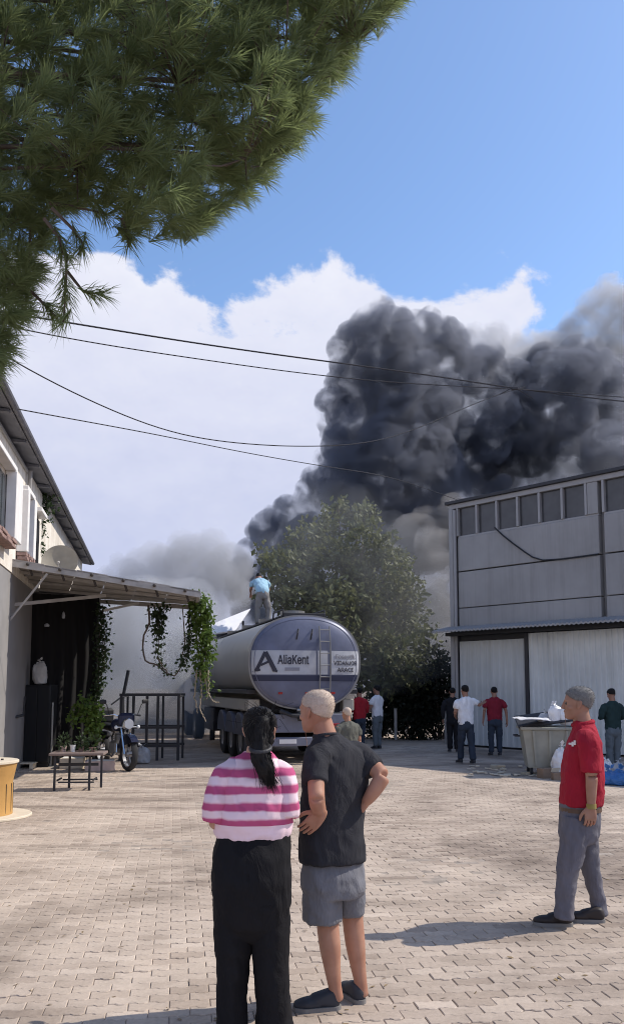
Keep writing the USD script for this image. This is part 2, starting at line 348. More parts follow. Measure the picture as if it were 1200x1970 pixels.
for k in range(4):
    a = 0.30 + k * (bay + 0.28) if k else 0.30; b = min(s_col - 0.10 + k * (s_col - 0.02), END)
    a = 0.30 if k == 0 else k * s_col + 0.06; b = (k + 1) * s_col - 0.06
    a, b = (0.30, s_col - 0.10) if k == 0 else (s_col + 0.06 + (k - 1) * (s_col - 0.2), s_col + 0.06 + k * (s_col - 0.2) - 0.16)
    if a > END - 0.5: break
    b = min(b, END)
    for zz0, zz1 in ((zc + 0.02, z2 - 0.012), (z2 + 0.012, z1 - 0.018), (z1 + 0.018, zw0 - 0.03)):
        part(RB, 'wall_panel', wb(a, b, -0.195, 0.0, zz0, zz1, 0.012), M_PANEL)
    n = 6; wwid = (b - a - 0.35) / n
    fr = part(RB, 'window_frame', wb(a, b, -0.195, -0.03, zw0 - 0.028, zw0 + 0.03, 0.005), M_FRAMEL)
    for j in range(n + 1):
        part(RB, 'window_mullion', wb(a + j * wwid - 0.035, a + j * wwid + 0.035, -0.19, 0.015, zw0 + 0.032, zw1 + 0.098, 0.006), M_FRAMEL)
    for j in range(n):
        part(RB, 'window_pane', wb(a + j * wwid + 0.037, a + (j + 1) * wwid - 0.037, -0.19, -0.09, zw0 + 0.032, zw1 + 0.098), M_GLASSR)
    if b - (a + n * wwid) > 0.06:
        part(RB, 'wall_panel', wb(a + n * wwid + 0.04, b, -0.195, 0.0, zw0 + 0.032, zw1 + 0.098, 0.01), M_PANEL)
part(RB, 'corner_column', wb(0.0, 0.16, -0.198, 0.06, 0.0, zw1 + 0.098, 0.012), M_FRAMEL)
dp = cyl((0.23, sgn * 0.05, 0.05), (0.23, sgn * 0.05, zw1 + 0.05), 0.05, 14); part(RB, 'downpipe', dp, M_FRAMEL)
# sheet metal awning: wavy flashing over a dark gap
def corrug(s0, s1, z0, z1, pitch, amp, out, thick=0.004):
    """ribbed sheet standing in the wall plane: trapezoid ribs"""
    pts = []; s = s0
    while s < s1:
        for fx, a in ((0.0, 0), (0.45, 0), (0.58, 1), (0.87, 1)):
            if s + fx * pitch <= s1: pts.append((s + fx * pitch, a * amp))
        s += pitch
    pts.append((s1, 0)); pts = np.array(pts); n = len(pts)
    lo = np.c_[pts[:, 0], sgn * (out + pts[:, 1]), np.full(n, z0)]; hi = lo.copy(); hi[:, 2] = z1
    bl = lo.copy(); bl[:, 1] = sgn * (out - thick); bh = hi.copy(); bh[:, 1] = sgn * (out - thick)
    v = np.vstack([lo, hi, bl, bh]); f = []
    for k in range(n - 1):
        f += [(k, k + 1, n + k + 1), (k, n + k + 1, n + k), (2 * n + k, 3 * n + k + 1, 2 * n + k + 1), (2 * n + k, 3 * n + k, 3 * n + k + 1),
              (n + k, n + k + 1, 3 * n + k + 1), (n + k, 3 * n + k + 1, 3 * n + k), (k, 2 * n + k + 1, k + 1), (k, 2 * n + k, 2 * n + k + 1)]
    m = trimesh.Trimesh(v, f, process=False)
    if sgn > 0: m.invert()
    return m
def awning():
    pts = []; n = 220
    for k in range(n + 1):
        s = -0.15 + (END + 0.15) * k / n; w = 0.018 * (1 if k % 2 else -1)
        pts.append((s, w))
    pts = np.array(pts); m = len(pts)
    A = np.c_[pts[:, 0], np.full(m, sgn * 0.02), zc + 0.10 + pts[:, 1]]; B = np.c_[pts[:, 0], np.full(m, sgn * 0.75), zc - 0.05 + pts[:, 1]]
    v = np.vstack([A, B, A - (0, 0, 0.012), B - (0, 0, 0.05)]); f = []
    for k in range(m - 1):
        f += [(k, k + 1, m + k + 1), (k, m + k + 1, m + k), (2*m+k, 3*m+k+1, 2*m+k+1), (2*m+k, 3*m+k, 3*m+k+1), (m+k, m+k+1, 3*m+k+1), (m+k, 3*m+k+1, 3*m+k)]
    return trimesh.Trimesh(v, f, process=False)
part(RB, 'awning', awning(), M_FRAMEL)
part(RB, 'awning_beam', wb(0.0, END, 0.02, 0.30, zc - 0.19, zc - 0.09), M_DARK)
sd = onwall(1017, 1320)[0]
part(RB, 'lower_wall', wb(0.17, END, -0.19, -0.04, 0, zc - 0.2), M_DARK)
part(RB, 'door_sheet', corrug(0.32, sd - 0.06, 0.06, zc - 0.36, 0.21, 0.022, 0.02), M_CORR2, label='flat grey corrugated door sheet left of the dark post')
part(RB, 'door_post', wb(sd - 0.055, sd + 0.055, -0.035, 0.10, 0.0, zc - 0.195, 0.006), M_DARK)
part(RB, 'door_sheet', corrug(sd + 0.06, END, 0.05, zc - 0.22, 0.16, 0.035, 0.05), M_CORR, label='bright ribbed corrugated door sheet right of the dark post')
part(RB, 'door_post', wb(0.18, 0.30, -0.035, 0.06, 0.0, zc - 0.195, 0.006), M_DARK)
# a slack cable across the panels
cpts = []
for x, y in ((952, 1015), (968, 1030), (988, 1046), (1010, 1062), (1025, 1072), (1045, 1078), (1080, 1076), (1120, 1071), (1152, 1066)):
    s, z = onwall(x, y); cpts.append((s, sgn * 0.03, z))
part(RB, 'wall_cable', tube(cpts, 0.022, 6), M_CABLE)

# ================================================================ BUILDING ON THE LEFT
M_WALLL = material('cream_render', {
    'g': ('geometry', {}), 'n': ('noise_texture', {'scale': 0.8, 'detail': 6, 'roughness': 0.65}), 'n2': ('noise_texture', {'scale': 14, 'detail': 5}),
    'mp': ('mapping', {'scale': (5, 5, 0.35)}), 'st': ('noise_texture', {'scale': 1.4, 'detail': 4}),
    'r': ('rgb_ramp', {'ramp': [(0.3, (0.60, 0.55, 0.48)), (0.5, (0.72, 0.67, 0.59)), (0.75, (0.78, 0.735, 0.66))]}),
    's': ('rgb_ramp', {'ramp': [(0.33, (0.66, 0.62, 0.57)), (0.5, (1, 1, 1))]}), 'm': ('mix_color', {'blend_type': 'multiply', 'fac': 0.8}),
    'b': ('bump', {'distance': 0.01}), 'p': ('principled_bsdf', {'roughness': 0.85, 'specular_ior_level': 0.2})},
    [('g.position', 'n.vector'), ('g.position', 'n2.vector'), ('g.position', 'mp.vector'), ('mp.vector', 'st.vector'), ('n.fac', 'r.fac'), ('st.fac', 's.fac'),
     ('r.color', 'm.a'), ('s.color', 'm.b'), ('m.result', 'p.base_color'), ('n2.fac', 'b.height'), ('b.normal', 'p.normal')], surface='p.BSDF')
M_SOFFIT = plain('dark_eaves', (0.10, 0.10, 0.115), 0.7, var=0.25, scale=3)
M_WHITEF = plain('white_painted_frame', (0.72, 0.70, 0.67), 0.55, var=0.08, scale=5)
M_BRICK = plain('red_brick', (0.26, 0.17, 0.145), 0.9, var=0.4, scale=9, bump=0.004, bscale=50)
M_PANE = plain('dark_window_pane', (0.025, 0.03, 0.03), 0.15, var=0.3, spec=0.6)
M_GREYSHEET = plain('grey_sheet_wall', (0.24, 0.23, 0.225), 0.7, var=0.12, scale=1.6)
rl = ray(297, 1322); u = V(rl[0], rl[1], 0); u /= np.linalg.norm(u)       # along the wall, away from the viewer
E1 = P(175, 1085, 33.0); ze = E1[2]; nl = V(u[1], -u[0], 0)               # out of the wall, to the right
over = 0.30
B0 = E1 - nl * over - u * 27.0; B0[2] = 0
LB = thing('workshop_building', 'cream two storey workshop with white window frames and dark eaves on the left', 'building', B0, math.atan2(u[1], u[0]))
# local: x = along wall (away), y = to the left, so the outside is -y
wall_len = 26.6
part(LB, 'wall', bx(0, wall_len, 0.0, 8.0, 4.0, ze - 0.02), M_WALLL)
part(LB, 'ground_floor_wall', bx(0, wall_len, 0.02, 8.0, 0.0, 3.998), M_GREYSHEET)
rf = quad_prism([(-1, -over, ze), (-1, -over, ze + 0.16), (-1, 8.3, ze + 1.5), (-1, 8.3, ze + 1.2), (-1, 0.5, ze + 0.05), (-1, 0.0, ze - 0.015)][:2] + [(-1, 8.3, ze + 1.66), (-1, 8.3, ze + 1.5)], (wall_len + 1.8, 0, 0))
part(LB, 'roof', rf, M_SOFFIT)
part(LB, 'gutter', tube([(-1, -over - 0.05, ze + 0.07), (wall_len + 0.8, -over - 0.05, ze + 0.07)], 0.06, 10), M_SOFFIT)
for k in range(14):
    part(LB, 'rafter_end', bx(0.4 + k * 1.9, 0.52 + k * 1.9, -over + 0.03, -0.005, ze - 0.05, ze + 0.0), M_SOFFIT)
def lw(x, y, out=0.0):
    q = ray(x, y); o = B0 + nl * out; t = ((o - EYE) @ nl) / (q @ nl); p = EYE + q * t - o
    return p @ u, p[2]
print('left wall', ze, lw(0, 900), lw(40, 900), lw(60, 940), lw(75, 940), lw(165, 1080))
zs_a, zs_b = lw(20, 1045)[1], lw(20, 930)[1]
wins = [(lw(6, 960)[0] - 2.6, lw(6, 960)[0] + 0.1), (lw(37, 960)[0], lw(48, 960)[0]), (lw(66, 960)[0], lw(66, 960)[0] + 0.7)]
for a, b in wins:
    w = part(LB, 'window', bx(a, b, -0.012, -0.004, zs_a, zs_b), M_PANE)
    for q in np.linspace(a + 0.12, b - 0.12, 4): part(w if False else LB, 'window_bar', cyl((q, -0.05, zs_a), (q, -0.05, zs_b), 0.012, 6), M_DARK)
    for q0, q1 in () if a > wins[1][1] else ((a - 0.2, a), (b, b + (0.75 if a < wins[0][1] else 0.3))): part(LB, 'window_jamb', bx(q0, q1, -0.22, -0.002, zs_a - 0.05, zs_b + 0.1, 0.012), M_WHITEF)
    part(LB, 'window_head', bx(a - 0.16, b + 0.16, -0.20, -0.003, zs_b + 0.101, zs_b + 0.2, 0.01), M_WHITEF)
    for j in range(6):
        ww = (b - a + 0.4) / 6
        for lv in range(2):
            part(LB, 'sill_brick', box((a - 0.2 + (j + 0.5) * ww, -0.11 - 0.02 * ((j + lv) % 2), zs_a - 0.10 - 0.085 * lv), (ww - 0.02, 0.2, 0.072), 0.008), M_BRICK)
part(LB, 'downpipe', cyl((lw(55, 900)[0] - 0.3, -0.08, 4.1), (lw(55, 900)[0] - 0.3, -0.08, ze - 0.1), 0.05, 10), M_GREYSHEET)
part(LB, 'cornice', bx(0, 12.0, -0.05, -0.002, lw(10, 840)[1] - 0.03, lw(10, 840)[1] + 0.03), M_GREYSHEET)

# ---------------------------------------------------------------- canopy of steel frame and sheets in front of it
M_CSHEET = plain('weathered_canopy_sheet', (0.34, 0.315, 0.29), 0.75, var=0.25, scale=2.2, bump=0.003, bscale=18)
M_STEEL = plain('grey_painted_steel', (0.33, 0.31, 0.29), 0.6, var=0.2, scale=4)
M_BOLT = plain('rusty_bolt', (0.05, 0.04, 0.035), 0.7)
dn = 17.0
cn0, cn1 = P(-40, 1069, dn - 0.3), P(386, 1141, dn + 0.5)                 # near edge
cf0, cf1 = P(-40, 1150, dn + 5.0), P(381, 1163, dn + 2.9)                 # far edge
cf0[2] = cn0[2] - 0.12; cf1[2] = cn1[2] - 0.02
KB = (cn0 + cn1) / 2
CN = thing('steel_canopy', 'weathered sheet canopy on a steel frame with bolts along its edge beside the workshop', 'canopy', (KB[0], KB[1], 0))
O = V(KB[0], KB[1], 0)
NS = 7
for k in range(NS):
    a, b = k / NS + 0.002, (k + 1) / NS - 0.002
    q = [cn0 + (cn1 - cn0) * a, cn0 + (cn1 - cn0) * b, cf0 + (cf1 - cf0) * b, cf0 + (cf1 - cf0) * a]
    part(CN, 'roof_sheet', quad_prism([p - O + V(0, 0, 0.012 * (k % 2)) for p in q], (0, 0, 0.035)), M_CSHEET)
    for t in (0.0,):
        p = cn0 + (cn1 - cn0) * (k + 0.5) / NS - O
        part(CN, 'bolt', trimesh.creation.icosphere(2, 0.035).apply_translation(p + V(0, -0.035, -0.01)), M_BOLT)
        part(CN, 'bracket', bar(p + V(0, 0.02, -0.03), p + V(0.05, 0.12, -0.22), 0.035), M_BOLT)
part(CN, 'edge_beam', bar(cn0 - O + V(0, 0.03, -0.05), cn1 - O + V(0, 0.03, -0.05), 0.06, 0.09), M_STEEL)
part(CN, 'fascia_sheet', quad_prism([cn0 - O + V(0, 0, 0.03), cn1 - O + V(0, 0, 0.03), cn1 - O + V(0, 0.0, -0.05), cn0 - O + V(0, 0.0, -0.12)], (0, 0.025, 0)), M_CSHEET)
part(CN, 'edge_beam', bar(cf0 - O + V(0, 0, -0.06), cf1 - O + V(0, 0, -0.06), 0.06, 0.10), M_STEEL)
part(CN, 'edge_beam', bar(cn1 - O + V(-0.05, 0, -0.04), cf1 - O + V(-0.05, 0, -0.04), 0.06, 0.09), M_STEEL)
for t in (0.2, 0.45, 0.7):
    part(CN, 'purlin', bar(cn0 + (cf0 - cn0) * t - O + V(0, 0, -0.04), cn1 + (cf1 - cn1) * t - O + V(0, 0, -0.04), 0.05, 0.06), M_STEEL)
part(CN, 'strut', tube([P(91, 1104, dn - 0.05) - O, P(-25, 1247, dn + 0.0) - O], 0.024, 8), M_STEEL)
part(CN, 'brace', bar(P(20, 1164, dn + 0.4) - O, P(203, 1146, dn + 1.6) - O, 0.05, 0.07), M_STEEL)
part(CN, 'brace', bar(P(200, 1175, dn + 2.2) - O, P(268, 1160, dn + 2.2) - O, 0.045, 0.05), M_STEEL)
pa = P(188, 1165, 20.9); pb = pa.copy(); pa[2] = 0; pb[2] = 3.75
part(CN, 'post', bar(pa - O, pb - O, 0.08), M_DARK)

# dark tarpaulin standing in for the shade of the opening under the canopy
M_OPENING_SHADE = plain('opening_shade', (0.006, 0.0055, 0.006), 0.9, var=0.3, scale=2)
def curtain(a, b, z0, z1, folds, amp, thick=0.01, n=90, m=8):
    a, b = np.asarray(a, float), np.asarray(b, float); t = b - a; nn = V(-t[1], t[0], 0); nn /= np.linalg.norm(nn)
    v = []
    for j in range(m + 1):
        for i in range(n + 1):
            f = i / n; z = z0 + (z1 - z0) * j / m
            o = amp * math.sin(f * folds * 6.283 + 0.8 * math.sin(z * 2)) + amp * 1.5 * (meshkit.noise(V(f * 7, z * 0.8, 1.0), 5) - 0.5)
            q = a + t * f + nn * o; v.append((q[0], q[1], z))
    v = np.array(v); w = v + nn * thick; f = []; K = n + 1; S = len(v)
    for j in range(m):
        for i in range(n):
            p = j * K + i; f += [(p, p + 1, p + K + 1), (p, p + K + 1, p + K), (S + p, S + p + K + 1, S + p + 1), (S + p, S + p + K, S + p + K + 1)]
    return trimesh.Trimesh(np.vstack([v, w]), f, process=False)
ta, tb = P(28, 1300, 19.7), P(188, 1300, 20.6)
ta[2] = tb[2] = 0
TO = V(*(ta[:2] + tb[:2]) / 2, 0)
TP = thing('backdrop', 'black tarpaulin standing in for the shade of the opening under the steel canopy', 'backdrop', TO)
part(TP, 'sheet', curtain(ta - TO, tb - TO, 0.12, 3.92, 7, 0.04), M_OPENING_SHADE, 35)
part(TP, 'rail', tube([ta - TO + V(0, 0, 3.94), tb - TO + V(0, 0, 3.94)], 0.025, 8), M_DARK)
tc = V(tb[0], tb[1], 0); td = P(165, 1300, 25.0); td[2] = 0
part(TP, 'side_sheet', curtain(tc - TO, td - TO, 0.12, 3.92, 6, 0.05), M_OPENING_SHADE, 35)

# ================================================================ SMOKE
def vol(name, color, dens, aniso=0.15, lo=0.42, hi=0.6, sc=0.55, base=0.05, dist=0.6):
    return material(name, {'g': ('geometry', {}), 'n': ('noise_texture', {'scale': sc, 'detail': 4, 'roughness': 0.6, 'distortion': dist}),
        'm': ('map_range', {'range_type': 'smoothstep', 'from_min': lo, 'from_max': hi, 'to_min': dens * base, 'to_max': dens}),
        'p': ('principled_volume', {'color': color, 'anisotropy': aniso})},
        [('g.position', 'n.vector'), ('n.fac', 'm.value'), ('m.result', 'p.density')], volume='p.volume')
def billows(spheres, depth, seed, amp=0.16, jit=2.5, kids=6):
    r = np.random.default_rng(seed); mans = []
    for sp in list(spheres):                                # smaller puffs bud from every big one
        for _ in range(kids):
            a, f = r.uniform(0, 6.283), r.uniform(0.30, 0.52); k = r.uniform(0.72, 0.95) * sp[2]
            spheres = spheres + [(sp[0] + k * math.cos(a), sp[1] + k * math.sin(a), sp[2] * f, (sp[3] if len(sp) > 3 else 0) - r.uniform(-0.6, 1.0) * sp[2] * depth / F)]
    for sp in spheres:
        x, y, rp = sp[:3]
        d = depth + (sp[3] if len(sp) > 3 else r.uniform(-jit, jit)); c = P(x, y, d); R = rp * d / F
        s = trimesh.creation.icosphere(4 if rp > 36 else 3, 1.0); v = s.vertices; q = v * 1.6 + r.uniform(0, 50, 3)
        n = [1 - np.abs(2 * meshkit.fbm(q * k, 2, seed + j) - 1) for j, k in enumerate((1, 2.7, 7))]
        rad = R * (0.78 + amp * 1.2 * n[0] + amp * 0.7 * n[1] + amp * 0.3 * n[2])
        mans.append(mani(trimesh.Trimesh(v * rad[:, None] + c, s.faces, process=False)))
    return tm(m3.Manifold.batch_boolean(mans, m3.OpType.Add))
SM_DARK = [(735,655,72),(690,705,58),(665,745,42),(760,720,90),(805,665,66),(850,660,50),(695,780,72),(690,850,72),(655,890,42),(780,800,110),(760,900,120),(680,930,70),
           (625,960,58),(570,1000,48),(520,1020,40),(490,1075,42),(468,1120,34),(545,1060,50),(770,980,110),(840,1000,80),(820,940,80),(870,720,66),(900,870,66),(930,910,56),
           (1010,840,76),(1080,810,66),(1170,870,60),(1090,740,70),(925,715,50),(985,745,56),(1045,735,50),(1140,740,60),(600,1060,70),(700,1060,80),(480,1165,40)]
SM_GREY = [(880,790,80),(1060,880,70),(1180,830,80),(1000,930,50),(1100,930,60),(1180,920,60),(1230,850,80),(930,860,80),(890,860,70),(960,700,50),(1000,760,70),(960,800,80),(890,935,60),(950,925,60),(1000,880,80),(1050,730,84),(1120,700,86),(1185,630,86),(1210,700,90),(1150,770,90),(1130,880,70),(1010,705,56),
           (945,690,56),(910,670,46),(1180,590,54),(1210,800,90)]
SM_BROWN = [(800,1050,62,-2),(850,1090,66,-3),(870,1180,60,-5),(880,1010,50,-2),(730,1090,70,-1),(830,1180,80,-4),(840,1280,90,-6),(780,1260,90,-4),(700,1250,100,-1),(610,1230,90,0),(520,1220,80,0),(860,1040,50,0),(740,1180,90,-2)]
SM_THIN = [(640,1030,100),(720,1110,130),(590,1120,100),(800,1200,110),(690,1230,120)]
SM_WHITE = [(300,1125,76),(380,1095,66),(240,1120,46),(420,1150,60),(440,1090,46),(300,1240,120),(240,1330,90),(340,1360,90),(200,1200,80),(410,1280,80),(150,1330,80)]
struct('smoke', billows(SM_DARK, 44, 1), vol('smoke_black', (0.31, 0.325, 0.385), 1.7, sc=0.75), kind='stuff', label='thick black smoke column rising behind the tree')
struct('smoke', billows(SM_GREY, 48, 2), vol('smoke_grey', (0.76, 0.76, 0.775), 0.75, sc=0.7), kind='stuff', label='grey smoke drifting to the right above the warehouse')
struct('smoke', billows(SM_BROWN, 42, 5, jit=1.5), vol('smoke_brown', (0.50, 0.48, 0.47), 1.1), kind='stuff', label='thin brownish smoke between the tree and the warehouse')
struct('smoke', billows([(300,1240,110),(240,1330,90),(340,1350,90),(205,1210,70),(410,1290,60),(270,1180,70),(160,1330,70)], 25.6, 13, jit=0.6, kids=3), vol('smoke_low', (0.95, 0.95, 0.955), 0.36, sc=0.5, base=0.3), kind='stuff', label='pale steam drifting low behind the metal rack')
struct('smoke', billows(SM_WHITE, 36, 3), vol('smoke_white', (0.74, 0.735, 0.745), 0.6, sc=0.35, base=0.35), kind='stuff', label='pale smoke behind the canopy on the left')

struct('smoke', billows([(345,1250,40),(335,1285,36),(358,1228,30),(320,1310,34)], 24.0, 12, jit=0.4, kids=4), vol('smoke_spray', (0.97, 0.97, 0.975), 1.3, sc=1.2, base=0.1), kind='stuff', label='bright white spray hanging left of the tanker')
struct('smoke', billows(SM_THIN, 28.5, 8, jit=1.0, kids=3), vol('smoke_thin', (0.62, 0.62, 0.62), 0.08, base=0.3), kind='stuff', label='thin veil of smoke drifting in front of the tree')
# ================================================================ LEAVES
def leafmat(name, c1, c2, rough=0.5, trans=0.35):
    return material(name, {'g': ('geometry', {}), 'r': ('rgb_ramp', {'ramp': [(0.0, c1), (1.0, c2)]}),
        'p': ('principled_bsdf', {'roughness': rough, 'specular_ior_level': 0.35}), 't': ('translucent_bsdf', {}), 'm': ('mix_closure', {'fac': trans})},
        [('g.random_per_island', 'r.fac'), ('r.color', 'p.base_color'), ('r.color', 't.color'), ('p.BSDF', 'm.closure1'), ('t.BSDF', 'm.closure2')], surface='m.closure')
M_NEEDLE = leafmat('pine_needle', (0.175, 0.215, 0.088), (0.41, 0.465, 0.18), 0.5, 0.55)
M_BARK = plain('bark', (0.10, 0.075, 0.06), 0.9, var=0.4, scale=14, bump=0.01, bscale=30)
M_OLIVE = leafmat('olive_leaf', (0.125, 0.135, 0.06), (0.38, 0.36, 0.18), 0.6, 0.3)
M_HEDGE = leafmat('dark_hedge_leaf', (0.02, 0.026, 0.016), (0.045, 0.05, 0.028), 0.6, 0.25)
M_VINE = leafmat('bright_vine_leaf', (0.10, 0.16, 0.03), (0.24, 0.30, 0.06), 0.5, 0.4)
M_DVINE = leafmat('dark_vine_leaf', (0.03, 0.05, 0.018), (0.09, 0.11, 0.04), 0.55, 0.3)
M_DRY = plain('dry_stem', (0.30, 0.25, 0.18), 0.85, var=0.2, scale=8)
def leaves(centres, size, seed, aspect=0.55, droop=0.0):
    """a kite-shaped leaf bent along its rib at each centre"""
    r = np.random.default_rng(seed); c = np.asarray(centres, float); n = len(c)
    d = r.normal(size=(n, 3)); d[:, 2] -= droop; d /= np.linalg.norm(d, axis=1, keepdims=True)
    s = np.cross(d, r.normal(size=(n, 3))); s /= np.linalg.norm(s, axis=1, keepdims=True) + 1e-9
    k = np.cross(d, s); L = (size * r.uniform(0.6, 1.35, n))[:, None]
    v = np.stack([c, c + d * L * 0.5 + s * L * aspect * 0.5 + k * L * 0.08, c + d * L, c + d * L * 0.5 - s * L * aspect * 0.5 + k * L * 0.08], 1).reshape(-1, 3)
    b = (np.arange(n) * 4)[:, None]
    return trimesh.Trimesh(v, np.vstack([b + [0, 1, 2], b + [0, 2, 3]]), process=False)
def blob_points(clumps, per_m3, seed, hollow=0.45):
    r = np.random.default_rng(seed); out = []
    for c, R in clumps:
        R = np.broadcast_to(R, 3); n = int(per_m3 * R.prod() * 4.19)
        q = r.normal(size=(n, 3)); q /= np.linalg.norm(q, axis=1, keepdims=True)
        q *= (hollow + (1 - hollow) * r.uniform(0, 1, (n, 1)) ** 0.6)
        q *= 1 + 0.35 * (meshkit.fbm(q * 2.2 + np.asarray(c), 2, seed)[:, None] - 0.5) * 2
        out.append(np.asarray(c) + q * R)
    return np.vstack(out)

# ---------------------------------------------------------------- big pine, trunk just outside the left edge
def pine():
    r = np.random.default_rng(21)
    T = V(-4.1, 5.4, 0); t = thing('pine_tree', 'large pine tree hanging its dark needled branches over the yard from the left', 'tree', T)
    zs = np.linspace(0, 9.5, 14)
    trunk = np.c_[0.10 * np.sin(zs * 0.7) - 0.0 * zs, 0.08 * np.cos(zs * 0.5) - 0.08, zs]; part(t, 'trunk', tube(trunk, np.linspace(0.27, 0.07, 14), 14), M_BARK, 40)
    poly = sg.Polygon([(-200, -190), (800, -190), (795, -60), (762, 5), (735, 45), (700, 62), (668, 105), (655, 150), (622, 172), (588, 205), (604, 235), (585, 262), (545, 305), (510, 350), (480, 372),
                       (420, 405), (385, 450), (325, 455), (265, 455), (235, 440), (205, 400), (150, 392), (95, 415), (88, 470), (78, 520), (60, 560), (62, 600), (28, 640), (14, 690), (-10, 740), (-200, 760)])
    sun_edge = poly.boundary; tips = []; dirs = []
    def add(p, away, n=1):
        tips.append(p); dirs.append(away)
    crown = T + V(0.6, 0.2, 4.4)
    while len(tips) < 3500:
        x, y = r.uniform(-200, 820), r.uniform(-200, 760)
        if not poly.contains(sg.Point(x, y)): continue
        dist = poly.exterior.distance(sg.Point(x, y))
        n = meshkit.fbm(V(x / 130, y / 130, 3.0), 3, 4)
        if dist > 40 and r.uniform() > 0.55 + 0.8 * n: continue
        d = 5.5 + r.uniform(-0.9, 1.25) * min(1.0, 0.35 + dist / 160) + 0.25 * math.sin(x / 70) * math.cos(y / 60)
        p = P(x, y, d); aw = p - (crown + V(0, 0, -0.6)); aw /= np.linalg.norm(aw)
        add(p, aw * 0.75 + r.normal(size=3) * 0.42 + V(0.05, -0.1, -0.02))
    # stray hanging twigs
    twigs = [[(85, 420), (112, 455), (128, 500), (126, 560), (122, 620)], [(100, 400), (140, 440), (160, 470), (150, 490)], [(128, 520), (160, 560), (190, 565)], [(95, 390), (150, 398), (200, 410)],
             [(235, 420), (245, 455), (248, 475)], [(60, 560), (90, 590), (110, 612)]]
    tw = []
    for k, path in enumerate(twigs):
        pts = [P(x, y, 4.9 + 0.08 * k) - T for x, y in path]; tw.append(tube(pts, np.linspace(0.012, 0.005, len(pts)), 6))
        for j in range(len(pts) - 1):
            for f in (0.35, 0.7, 1.0):
                if j == 0 and f < 0.9 and k not in (3,): continue
                p = pts[j] + (pts[j + 1] - pts[j]) * f; dd = pts[j + 1] - pts[j]; dd /= np.linalg.norm(dd)
                if r.uniform() < 0.75: add(p + T, dd + r.normal(size=3) * 0.35)
    tips, dirs = np.array(tips), np.array(dirs); dirs /= np.linalg.norm(dirs, axis=1, keepdims=True)
    # limbs from the trunk to groups of shoots
    from scipy.cluster.vq import kmeans2
    cen, lab = kmeans2(tips, 60, seed=3, minit='points'); cen = cen + V(0, 0.35, 0)
    for k in range(60):
        own = tips[lab == k]; px_, py_ = PX(cen[k])
        if len(own) < 4 or (px_ > 60 and py_ > 370): continue
        z0 = np.clip(cen[k][2] - 0.1, 3.2, 8.6); a = V(np.interp(z0, zs, trunk[:, 0]), np.interp(z0, zs, trunk[:, 1]), z0) + T
        mid = a * 0.5 + cen[k] * 0.5 + V(0, 0, 0.18) + r.normal(size=3) * 0.1
        ts = np.linspace(0, 1, 9)[:, None]; curve = a * (1 - ts) ** 2 + 2 * mid * ts * (1 - ts) + cen[k] * ts ** 2
        br = [tube(curve - T, np.linspace(0.024, 0.009, 9), 7)]
        for p in own[::3]:
            m = p * 0.5 + cen[k] * 0.5 + V(0, 0, -0.03); br.append(tube(np.array([cen[k], m, p]) - T, [0.006, 0.005, 0.003], 4, caps=False))
        part(t, 'branch', cat(br), M_BARK)
    part(t, 'twigs', cat(tw), M_BARK, kind='stuff')
    # needles: a shoot with a brush of long needles
    NN = 50; out_v = []; count = 0
    for lo in range(0, len(tips), 500):
        tp, dr = tips[lo:lo + 500], dirs[lo:lo + 500]; n = len(tp)
        a = np.cross(dr, r.normal(size=(n, 3))); a /= np.linalg.norm(a, axis=1, keepdims=True); b = np.cross(dr, a)
        along = r.uniform(-0.10, 0.02, (n, NN)); phi = r.uniform(0, 6.283, (n, NN)); spread = np.radians(r.uniform(14, 58, (n, NN)))
        dirn = np.cos(spread)[..., None] * dr[:, None] + np.sin(spread)[..., None] * (np.cos(phi)[..., None] * a[:, None] + np.sin(phi)[..., None] * b[:, None])
        p0 = tp[:, None] + along[..., None] * dr[:, None]; L = r.uniform(0.10, 0.17, (n, NN))[..., None]
        droop = V(0, 0, -1) * L * 0.10
        w = np.cross(dirn, r.normal(size=(n, NN, 3))); w /= np.linalg.norm(w, axis=2, keepdims=True); w *= 0.0021
        v = np.stack([p0 - w, p0 + w, p0 + dirn * L * 0.6 + w, p0 + dirn * L * 0.6 - w, p0 + dirn * L + droop], 2)
        out_v.append(v.reshape(-1, 5, 3))
    vv = np.vstack(out_v); n = len(vv); bidx = (np.arange(n) * 5)[:, None]
    f = np.vstack([bidx + [0, 1, 2], bidx + [0, 2, 3], bidx + [3, 2, 4]])
    print('needles', n)
    part(t, 'needles', trimesh.Trimesh(vv.reshape(-1, 3) - T, f, process=False), M_NEEDLE, kind='stuff')
pine()

